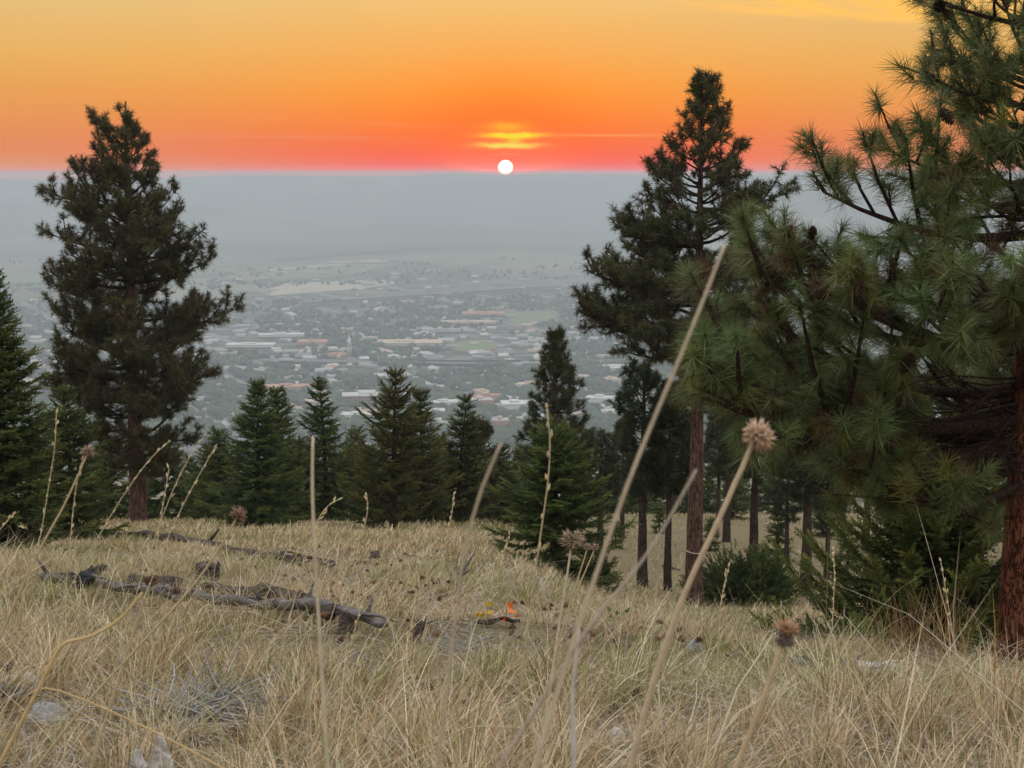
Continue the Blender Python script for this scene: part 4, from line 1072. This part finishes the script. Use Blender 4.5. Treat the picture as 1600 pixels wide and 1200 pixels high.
def stalk(name, label, pts, d, wpx, colr, head=None, cat='stalk', spike=False, seed=0, dd=0.0, nodes=(), group=None, leaf=False):
    """pts: photo pixels from tip down; the stem runs on down to the soil. d: metres ahead at the tip."""
    rng = np.random.default_rng(seed+int(pts[0][0])*7+int(pts[0][1]))
    W_ = [P(u, v, d-dd*i/(len(pts)-1)) for i, (u, v) in enumerate(pts)]
    dv = nrm(W_[-1]-W_[-2]); dv[2] = min(dv[2], -.35); dv = nrm(dv)
    p = W_[-1].copy()
    for _ in range(400):
        if p[2] < H(p[0], p[1])-.03: break
        p = p+dv*.02; dv = nrm(dv+np.array([-dv[0]*.006, -dv[1]*.006, -.012]))
        if _ % 6 == 5: W_.append(p.copy())
    W_.append(p); W_ = np.array(W_)
    t = np.linspace(0, 1, len(W_)); n = max(len(W_)*3, 14); q = np.linspace(0, 1, n)
    # smooth curve through the points
    S_ = np.stack([np.interp(q, t, W_[:, i]) for i in range(3)], -1)
    for _ in range(2): S_[1:-1] = (S_[:-2]+2*S_[1:-1]+S_[2:])/4
    S_[1:-1] += rng.normal(0, wpx/F*d*.035, (n-2, 3))
    base = S_[-1].copy(); r = empty(name, base, label, cat, group)
    w0 = wpx/F*d/2
    mb = MB(); rad = w0*np.linspace(.8 if head else .5, 1.35, n)**(1 if head else .6)
    for k in nodes: rad[int(k*(n-1))] *= 1.5
    mb.tube(S_-base, rad, 7, np.array(colr)[None]*1.0 if False else np.array(colr)); mb.build('stem', M_STEM, r, True)
    tip = S_[0]-base; ad = nrm(S_[0]-S_[2])
    if head:
        k, hp, hc = head; hr = hp/F*d/2; hb = MB(); c = tip+ad*hr*.5
        hc = np.array(hc)
        if k == 'fluffy':
            spikes(hb, c, hr*.45, hr*1.1, 150, hr*.22, hc, rng, ad, -.75); spikes(hb, c+np.array([hr*.25, 0, -hr*.25]), hr*.4, hr*1.05, 50, hr*.2, hc*1.1, rng, (1, 0, -.6), -.2); spikes(hb, c-ad*hr*.3, hr*.3, hr*.95, 40, hr*.2, np.array(hc)*.75, rng, -ad, .1)
        elif k == 'spiky':
            spikes(hb, c, hr*.4, hr*1.15, 90, hr*.16, hc, rng, ad, -.35); spikes(hb, c, hr*.2, hr*.7, 60, hr*.35, np.array(hc)*.6, rng, ad, -.9)
        elif k == 'cup':
            spikes(hb, c, hr*.4, hr*1.15, 46, hr*.26, hc, rng, ad, .25); spikes(hb, c-ad*hr*.25, hr*.4, hr*.75, 90, hr*.3, (.20, .165, .13), rng, ad, -.9)
        elif k == 'round':
            spikes(hb, c, hr*.5, hr*1.0, 120, hr*.3, hc, rng, ad, -1.1)
        hb.build('seed_head', M_HEAD, r)
    if spike:
        sb = MB(); m_ = int(spike)
        for i in range(m_):
            f = (i+.4)/m_; L_ = np.array([np.interp(f*.62, t, W_[:, j]) for j in range(3)])-base if False else S_[int(f*n*.45)]-base
            dv_ = nrm(ad+np.array([rng.normal(0, .25), rng.normal(0, .2), .1])); le = w0*rng.uniform(7, 13)
            sb.tube([L_+dv_*0, L_+dv_*le*.5+rng.normal(0, w0*.5, 3), L_+dv_*le], [w0*.5, w0*2.0, w0*.2], 5, vary(rng, (.62, .50, .31), 1, .2)[0])
        tag(sb.build('grain_spike', M_STEM, r), kind='stuff')
    return r
PALE, STRAW, GOLD, BRN = (.60, .53, .38), (.52, .42, .25), (.62, .45, .22), (.30, .22, .15)
stalk('seed_stalk', 'tall stalk topped by a big fluffy tan seed head, before the near pine', [(1178, 690), (1150, 752), (1108, 845), (1070, 925), (1030, 1040), (1003, 1125), (985, 1200)], 1.55, 10, (.55, .44, .29), ('fluffy', 50, (.60, .43, .29)), nodes=(.35,))
stalk('seed_stalk', 'stalk ending in a rusty orange cup-shaped seed head, low right', [(1224, 1002), (1196, 1085), (1150, 1200)], 1.45, 10, (.55, .42, .26), ('cup', 52, (.42, .25, .14)))
stalk('dry_stalk', 'tallest blurred straw stalk slanting up across the cord-tied pine', [(1132, 382), (1095, 480), (1040, 612), (988, 735), (935, 885), (880, 1050), (835, 1200)], 1.0, 7, (.52, .43, .30), dd=.1)
stalk('dry_stalk', 'blurred straw stalk leaning over the wide low fir', [(783, 692), (760, 745), (738, 808), (722, 880), (712, 960)], 1.05, 6.5, (.50, .41, .29))
stalk('dry_stalk', 'blurred bent straw stalk whose tip ends on the cord-tied trunk', [(1088, 734), (1062, 782), (1020, 855), (985, 900), (930, 965), (880, 1040)], 1.05, 6.5, (.46, .39, .30))
stalk('dry_stalk', 'straight pale upright stalk standing free in front of the open-branched fir', [(489, 682), (487, 750), (491, 850), (497, 950), (503, 1060), (512, 1200)], 1.6, 7, PALE, nodes=(.6,))
stalk('broken_stick', 'broken pale grey stick standing upright in the lower grass', [(905, 976), (900, 1035), (894, 1080), (895, 1130), (897, 1200)], 1.7, 8, (.60, .56, .50), nodes=(.45,), cat='stick')
stalk('dry_stalk', 'golden stalk kinked at its elbow in the lower left grass', [(222, 926), (200, 955), (170, 982), (130, 999), (98, 1001), (78, 1040), (48, 1100), (0, 1192)], 1.9, 6.5, GOLD)
stalk('curled_stem', 'thin golden stem with its tip curled into a hook', [(36, 1116), (28, 1108), (30, 1098), (45, 1084), (72, 1068)], 1.95, 3.2, GOLD, cat='stem')
stalk('seed_stalk', 'bristly pale-brown seed head on a bent stem before the yellow-green fir', [(135, 712), (118, 752), (95, 800), (66, 850), (40, 905)], 3.4, 4, STRAW, ('spiky', 25, (.36, .27, .20)))
stalk('seed_stalk', 'bristly dark red-brown seed head on a long slanting stem, above the log', [(368, 812), (345, 855), (300, 920), (240, 985), (170, 1060)], 3.2, 4, STRAW, ('spiky', 31, (.30, .20, .13)))
stalk('seed_stalk', 'dark maroon bristly seed head next to the kinked golden stalk', [(232, 915), (215, 970), (190, 1050), (160, 1140)], 3.3, 3.5, STRAW, ('spiky', 28, (.20, .125, .085)))
stalk('seed_stalk', 'small maroon seed head just above the long grey log', [(273, 928), (262, 955), (250, 985)], 5.5, 2.2, STRAW, ('spiky', 18, (.20, .125, .085)))
stalk('seed_stalk', 'large dried brown seed head standing before the skirt of the wide low fir', [(892, 858), (886, 900), (876, 960), (866, 1030)], 3.4, 4, PALE, ('spiky', 44, (.34, .25, .165)))
stalk('seed_stalk', 'left of two small round seed heads paired beside the large dried one', [(917, 858), (908, 890), (895, 925), (880, 980)], 3.9, 2.6, STRAW, ('round', 15, (.33, .21, .17)))
stalk('seed_stalk', 'right of two small round seed heads paired beside the large dried one', [(929, 858), (915, 892), (898, 930), (882, 990)], 3.95, 2.6, STRAW, ('round', 14, (.35, .23, .18)))
stalk('grass_stem', 'tall thin seeding grass stem before the spire-topped pine', [(855, 640), (860, 690), (858, 740), (850, 800), (838, 880), (830, 940)], 2.6, 3.0, STRAW, spike=9, cat='grass stem')
GS = [([(88, 648), (86, 700), (76, 760), (62, 850), (40, 920)], 2.8, 'thin seeding stem rising beside the edge of the big dense fir'),
      ([(128, 722), (118, 760), (112, 820), (108, 860)], 3.4, 'short seeding stem under the bristly pale-brown seed head'),
      ([(262, 692), (235, 715), (205, 755), (170, 810), (130, 880)], 3.0, 'arching seeding stem crossing the trunk of the tall lone pine'),
      ([(317, 684), (292, 720), (270, 765), (245, 830), (225, 890)], 3.0, 'seeding stem leaning right, upper of two beside the tall lone pine'),
      ([(336, 700), (318, 730), (290, 780), (262, 840), (235, 910)], 3.1, 'seeding stem leaning right, lower of two beside the tall lone pine'),
      ([(264, 734), (256, 780), (248, 830), (238, 890)], 3.3, 'upright seeding stem between the arching one and the leaning pair'),
      ([(526, 782), (512, 790), (500, 805), (488, 835), (478, 870)], 3.6, 'short curved stem tip by the straight pale stalk'),
      ([(573, 776), (575, 800), (568, 830), (550, 865), (535, 910)], 3.6, 'fine curved stem before the shaggy long-armed fir'),
      ([(709, 774), (706, 805), (698, 840), (688, 880)], 3.6, 'fine straight stem before the sparse-topped fir'),
      ([(796, 838), (792, 856), (778, 874), (760, 896)], 3.8, 'pale hooked stem tip beside the wide low fir'),
      ([(652, 872), (648, 905), (620, 950), (585, 1000), (555, 1045)], 3.6, 'long slanting seeding stem over the end of the long grey log'),
      ([(565, 945), (555, 980), (545, 1020), (535, 1060)], 3.6, 'pale slanting stem next to the crumbling stub'),
      ([(1138, 888), (1132, 915), (1126, 940), (1124, 980)], 4.0, 'pale seeding stem in front of the juniper mound'),
      ([(1302, 862), (1304, 890), (1303, 930), (1300, 990)], 4.2, 'pale beaded stem before the sprawling juniper'),
      ([(20, 805), (8, 818), (-10, 840)], 3.2, 'bent stem tip at the picture edge before the big dense fir'),
      ([(1470, 878), (1480, 935), (1490, 1000)], 7.0, 'tan stem standing against the shade under the near pine')]
for pts, d, lb in GS: stalk('grass_stem', lb, pts, d, 1.9, (.58, .49, .31), spike=13, cat='grass stem')
for pts, d, lb, wpx in (([(1324, 1078), (1350, 1092), (1376, 1110), (1400, 1150)], 3.0, 'arched pale straw stem bowing over the lower right grass', 2.6), ([(340, 1185), (305, 1170), (270, 1172), (262, 1200)], 2.4, 'arched straw stem at the bottom edge by the white bark', 3),
                       ([(820, 1138), (780, 1136), (735, 1134), (700, 1150)], 2.6, 'flat-lying pale straw stem in the lower middle grass', 2.6), ([(1590, 1020), (1560, 1070), (1500, 1140), (1470, 1190)], 3.0, 'slanting pale stem near the foot of the near pine', 2.6),
                       ([(140, 1066), (150, 1040), (120, 960), (105, 940)], 3.0, 'yellow-green blade bent over in the lower left grass', 2.2)):
    stalk('straw_stem', lb, pts, d, wpx, STRAW, cat='straw')
# pale tan and rusty heads dotted over the slope: copies of a few made heads
hd = {}
def small_head(k, colr, kind):
    mb = MB(); rng = np.random.default_rng(k); spikes(mb, np.array([0, 0, .012]), .005, .016, 46, .005, colr, rng, (0, 0, 1), -.6)
    hm = mesh_data('seed_head', np.concatenate(mb.V), np.concatenate(mb.T), M_HEAD, np.concatenate(mb.C))
    mb = MB(); mb.tube([(rng.normal(0, .03), rng.normal(0, .03), -.42), (.01, 0, -.2), (0, 0, 0)], [.0025, .002, .0018], 5, STRAW)
    sm = mesh_data('stem', np.concatenate(mb.V), np.concatenate(mb.T), M_STEM, np.concatenate(mb.C)); hd[kind] = (sm, hm)
small_head(1, (.12, .06, .045), 'dark'); small_head(2, (.45, .36, .25), 'pale'); small_head(3, (.26, .13, .075), 'rust')
def dot(u, v, kind, d=None, sc=1.0, label=None, group=None):
    r = ray(u, v)
    if d is None:
        g = G(u, v+6); d = max(g[1]*.93, 3.2)
    p = r*d; rt = empty('seed_head_stem', p, label, 'seed head', group); rt.scale = (sc,)*3; rt.rotation_euler = (rg.normal(0, .15), rg.normal(0, .2), rg.uniform(0, 6.28))
    for me in hd[kind]: o = bpy.data.objects.new(me.name, me); link(o, rt)
for u, v, kd, sc, lb in ((1045, 921, 'dark', 1.4, 'dark round seed head beside the base of the cord-tied trunk'), (1190, 912, 'pale', 1.3, 'pale seed head nodding in front of the juniper mound'), (926, 998, 'rust', 1.5, 'rust seed head right of the broken white stick'),
                     (994, 897, 'pale', 1.2, 'pale grey seed head before the small dark trunk'), (1548, 1032, 'pale', 1.2, 'silvery seed head at the foot of the near pine'), (1570, 1020, 'pale', 1.0, 'tan seed head touching the near pine trunk'),
                     (1456, 1034, 'dark', 1.3, 'dark seed head under the upright tan stems'), (944, 885, 'pale', 1.2, 'pale flat seed head by the dark green seedling'), (1085, 912, 'dark', 1.1, 'dark nodding seed head over the foot of the tall fluffy stalk'),
                     (1416, 1190, 'rust', 1.2, 'yellow-brown seed head at the bottom edge'), (815, 946, 'dark', 1.3, 'dark drooping seed head above the orange scrap')):
    dot(u, v, kd, None, sc, lb)
for i in range(220):
    if i < 85: u, v = rg.uniform(390, 720), rg.uniform(855, 945)
    elif i < 130: u, v = rg.uniform(760, 1230), rg.uniform(925, 1010)
    elif i < 150: u, v = rg.uniform(180, 420), rg.uniform(840, 930)
    else: u, v = rg.uniform(420, 1560), rg.uniform(960, 1120)
    kd = 'dark' if rg.random() < .75 else 'rust'
    dot(u, v, kd, None, rg.uniform(.9, 1.7), 'tiny %s dried seed head dotted in the pale slope grass' % ('dark brown' if kd == 'dark' else 'rust brown'), 'tiny %s seed heads over the slope' % kd)
for i in range(16):
    u, v = rg.normal(312, 14), rg.normal(932, 9)
    dot(u, v, 'pale', None, rg.uniform(.8, 1.3), 'small cream fluffy flower head in the clump behind the long grey log', 'cream flower heads behind the log')

# ------------------------------------------------------------------ grass
def blades(N, yr, segs, wid, hr, seed, mode='up'):
    rng = np.random.default_rng(seed)
    y = np.sqrt(rng.uniform(yr[0]**2, yr[1]**2, N)); hw = .345*y+1.0
    x = rng.uniform(-1, 1, N)*hw
    # tussocks
    q = .30 if mode == 'up' else .8
    cx, cy = np.floor(x/q), np.floor(y/q)
    jx, jy = (cx+hsh(cx, cy, 1))*q, (cy+hsh(cx, cy, 2))*q; pull = rng.beta(1.7, 1.2, N)*.92
    x, y = x+(jx-x)*pull, y+(jy-y)*pull
    tus = hsh(cx, cy, 3)
    g1 = vn(x, y, 2.6, 31)*.6+vn(x, y, .9, 32)*.4
    hm = .55+.75*g1+.75*(tus-.5)
    for a, b_, c, k in clear:
        if b_ > yr[1]+2 or b_ < yr[0]-2: continue
        d2 = ((x-a)**2+(y-b_)**2)/c**2; hm *= 1-(1-k)*np.exp(-d2*1.2)
    bare = ss(vn(x, y, 1.7, 41), .60, .78); hm *= 1-.45*bare
    hgt = rng.uniform(hr[0], hr[1], N)*hm*(.75+.5*rng.random(N)**3)
    if mode == 'up':
        kp = rng.random(N) > np.maximum(.72*bare, .68*ss(y, 30, 38)*ss(x, 1.0, 4.0)); hgt = np.where(kp, hgt, hgt*.15)
    z = H(x, y)
    # lean outward from the tussock centre, plus a shared wind lean
    out = np.stack([x-jx, y-jy], -1)/q; lean = rng.normal(0, .17, (N, 2))+out*.65+np.array([.10, -.05])
    cur = rng.normal(0, .19, (N, 2))+lean*.5
    if mode == 'lie': lean = rng.normal(0, 1.3, (N, 2)); cur = rng.normal(0, 1.0, (N, 2)); 
    yaw = rng.uniform(0, math.pi, N); pw = np.stack([np.cos(yaw), np.sin(yaw), 0*yaw], -1)
    w_ = wid*rng.uniform(.6, 1.35, N)
    t = np.linspace(0, 1, segs+1)
    cen = np.zeros((N, segs+1, 3))
    for i, ti in enumerate(t):
        off = (lean*ti+cur*ti**2.2)*hgt[:, None]
        cen[:, i, 0] = x+off[:, 0]; cen[:, i, 1] = y+off[:, 1]
        cen[:, i, 2] = z-.01+hgt*(ti-.22*ti**2.5) if mode == 'up' else z+.012+hgt*.35*np.sin(ti*2.6)*rng.random(N)
    # colour of each blade: straw, bleached, green, russet, in drifts
    drift = vn(x, y, 3.2, 51)*.55+vn(x, y, 1.0, 52)*.45
    kind = rng.random(N)
    gp = .13+.48*ss(drift, .44, .72)
    C = vary(rng, (.53, .41, .245), N, .45, .06)
    pal = kind > .72; C[pal] = vary(rng, (.74, .63, .43), int(pal.sum()), .22, .05)
    br = (kind > .52) & (kind < .66); C[br] = vary(rng, (.27, .19, .125), int(br.sum()), .3, .08)
    gr = kind < gp; C[gr] = vary(rng, (.25, .26, .085), int(gr.sum()), .3, .1)
    rus = (kind > .535) & (kind < .55); C[rus] = vary(rng, (.42, .19, .07), int(rus.sum()), .2)
    if mode == 'lie': 
        C = vary(rng, (.42, .33, .225), N, .4, .06); k = rng.random(N) < .22; C[k] = vary(rng, (.43, .38, .31), int(k.sum()), .3, .04)
    C *= (1-.25*bare)[:, None]
    nv = 2*segs+1
    V = np.zeros((N, nv, 3))
    for i in range(segs):
        ww = (w_*(1-.55*t[i]))[:, None]*pw*.5
        V[:, 2*i] = cen[:, i]-ww; V[:, 2*i+1] = cen[:, i]+ww
    V[:, 2*segs] = cen[:, segs]
    tri = []
    for i in range(segs-1): a = 2*i; tri += [(a, a+1, a+3), (a, a+3, a+2)]
    a = 2*(segs-1); tri.append((a, a+1, a+2))
    Tn = (np.array(tri)[None]+(np.arange(N)*nv)[:, None, None]).reshape(-1, 3)
    return V.reshape(-1, 3), Tn, np.repeat(C[:, None], nv, 1).reshape(-1, 3)
def grass_obj(name, sets):
    Vs, Ts, Cs, off = [], [], [], 0
    for a in sets:
        V, Tn, C = blades(*a); Vs.append(V); Ts.append(Tn+off); Cs.append(C); off += len(V)
    tag(obj(name, np.concatenate(Vs), np.concatenate(Ts), M_GRASS, None, np.concatenate(Cs)), kind='stuff')
grass_obj('grass', [(72000, (1.7, 6.5), 3, .0033, (.11, .35), 1), (90000, (6.5, 15), 2, .0052, (.09, .25), 2), (85000, (15, 30), 2, .012, (.09, .23), 3), (95000, (30, 68), 1, .032, (.10, .26), 4), (3500, (1.9, 7), 4, .0030, (.35, .62), 14), (3500, (7, 16), 3, .0042, (.28, .55), 15)])
grass_obj('dead_grass_litter', [(13000, (1.7, 7), 3, .0034, (.16, .40), 5, 'lie'), (13000, (7, 18), 2, .006, (.16, .40), 6, 'lie')])
# the upright rusty tuft in the shade of the near pine
rng = np.random.default_rng(8); b = G(1440, 1045); mb = MB()
r = empty('tall_grass_tuft', b, 'tall upright tan grass tuft in front of the sprawling juniper', 'grass tuft')
for i in range(120):
    x_, y_ = rng.normal(0, .13), rng.normal(0, .10); hh = rng.uniform(.25, .62); lx = rng.normal(0, .12)
    z_ = H(b[0]+x_, b[1]+y_)-b[2]
    mb.tube([(x_, y_, z_), (x_+lx*.4, y_, z_+hh*.55), (x_+lx, y_+rng.normal(0, .03), z_+hh)], [.0028, .0024, .001], 3, vary(rng, (.44, .29, .15), 1, .3)[0], cap=False)
tag(mb.build('blade', M_GRASS, r), kind='stuff')
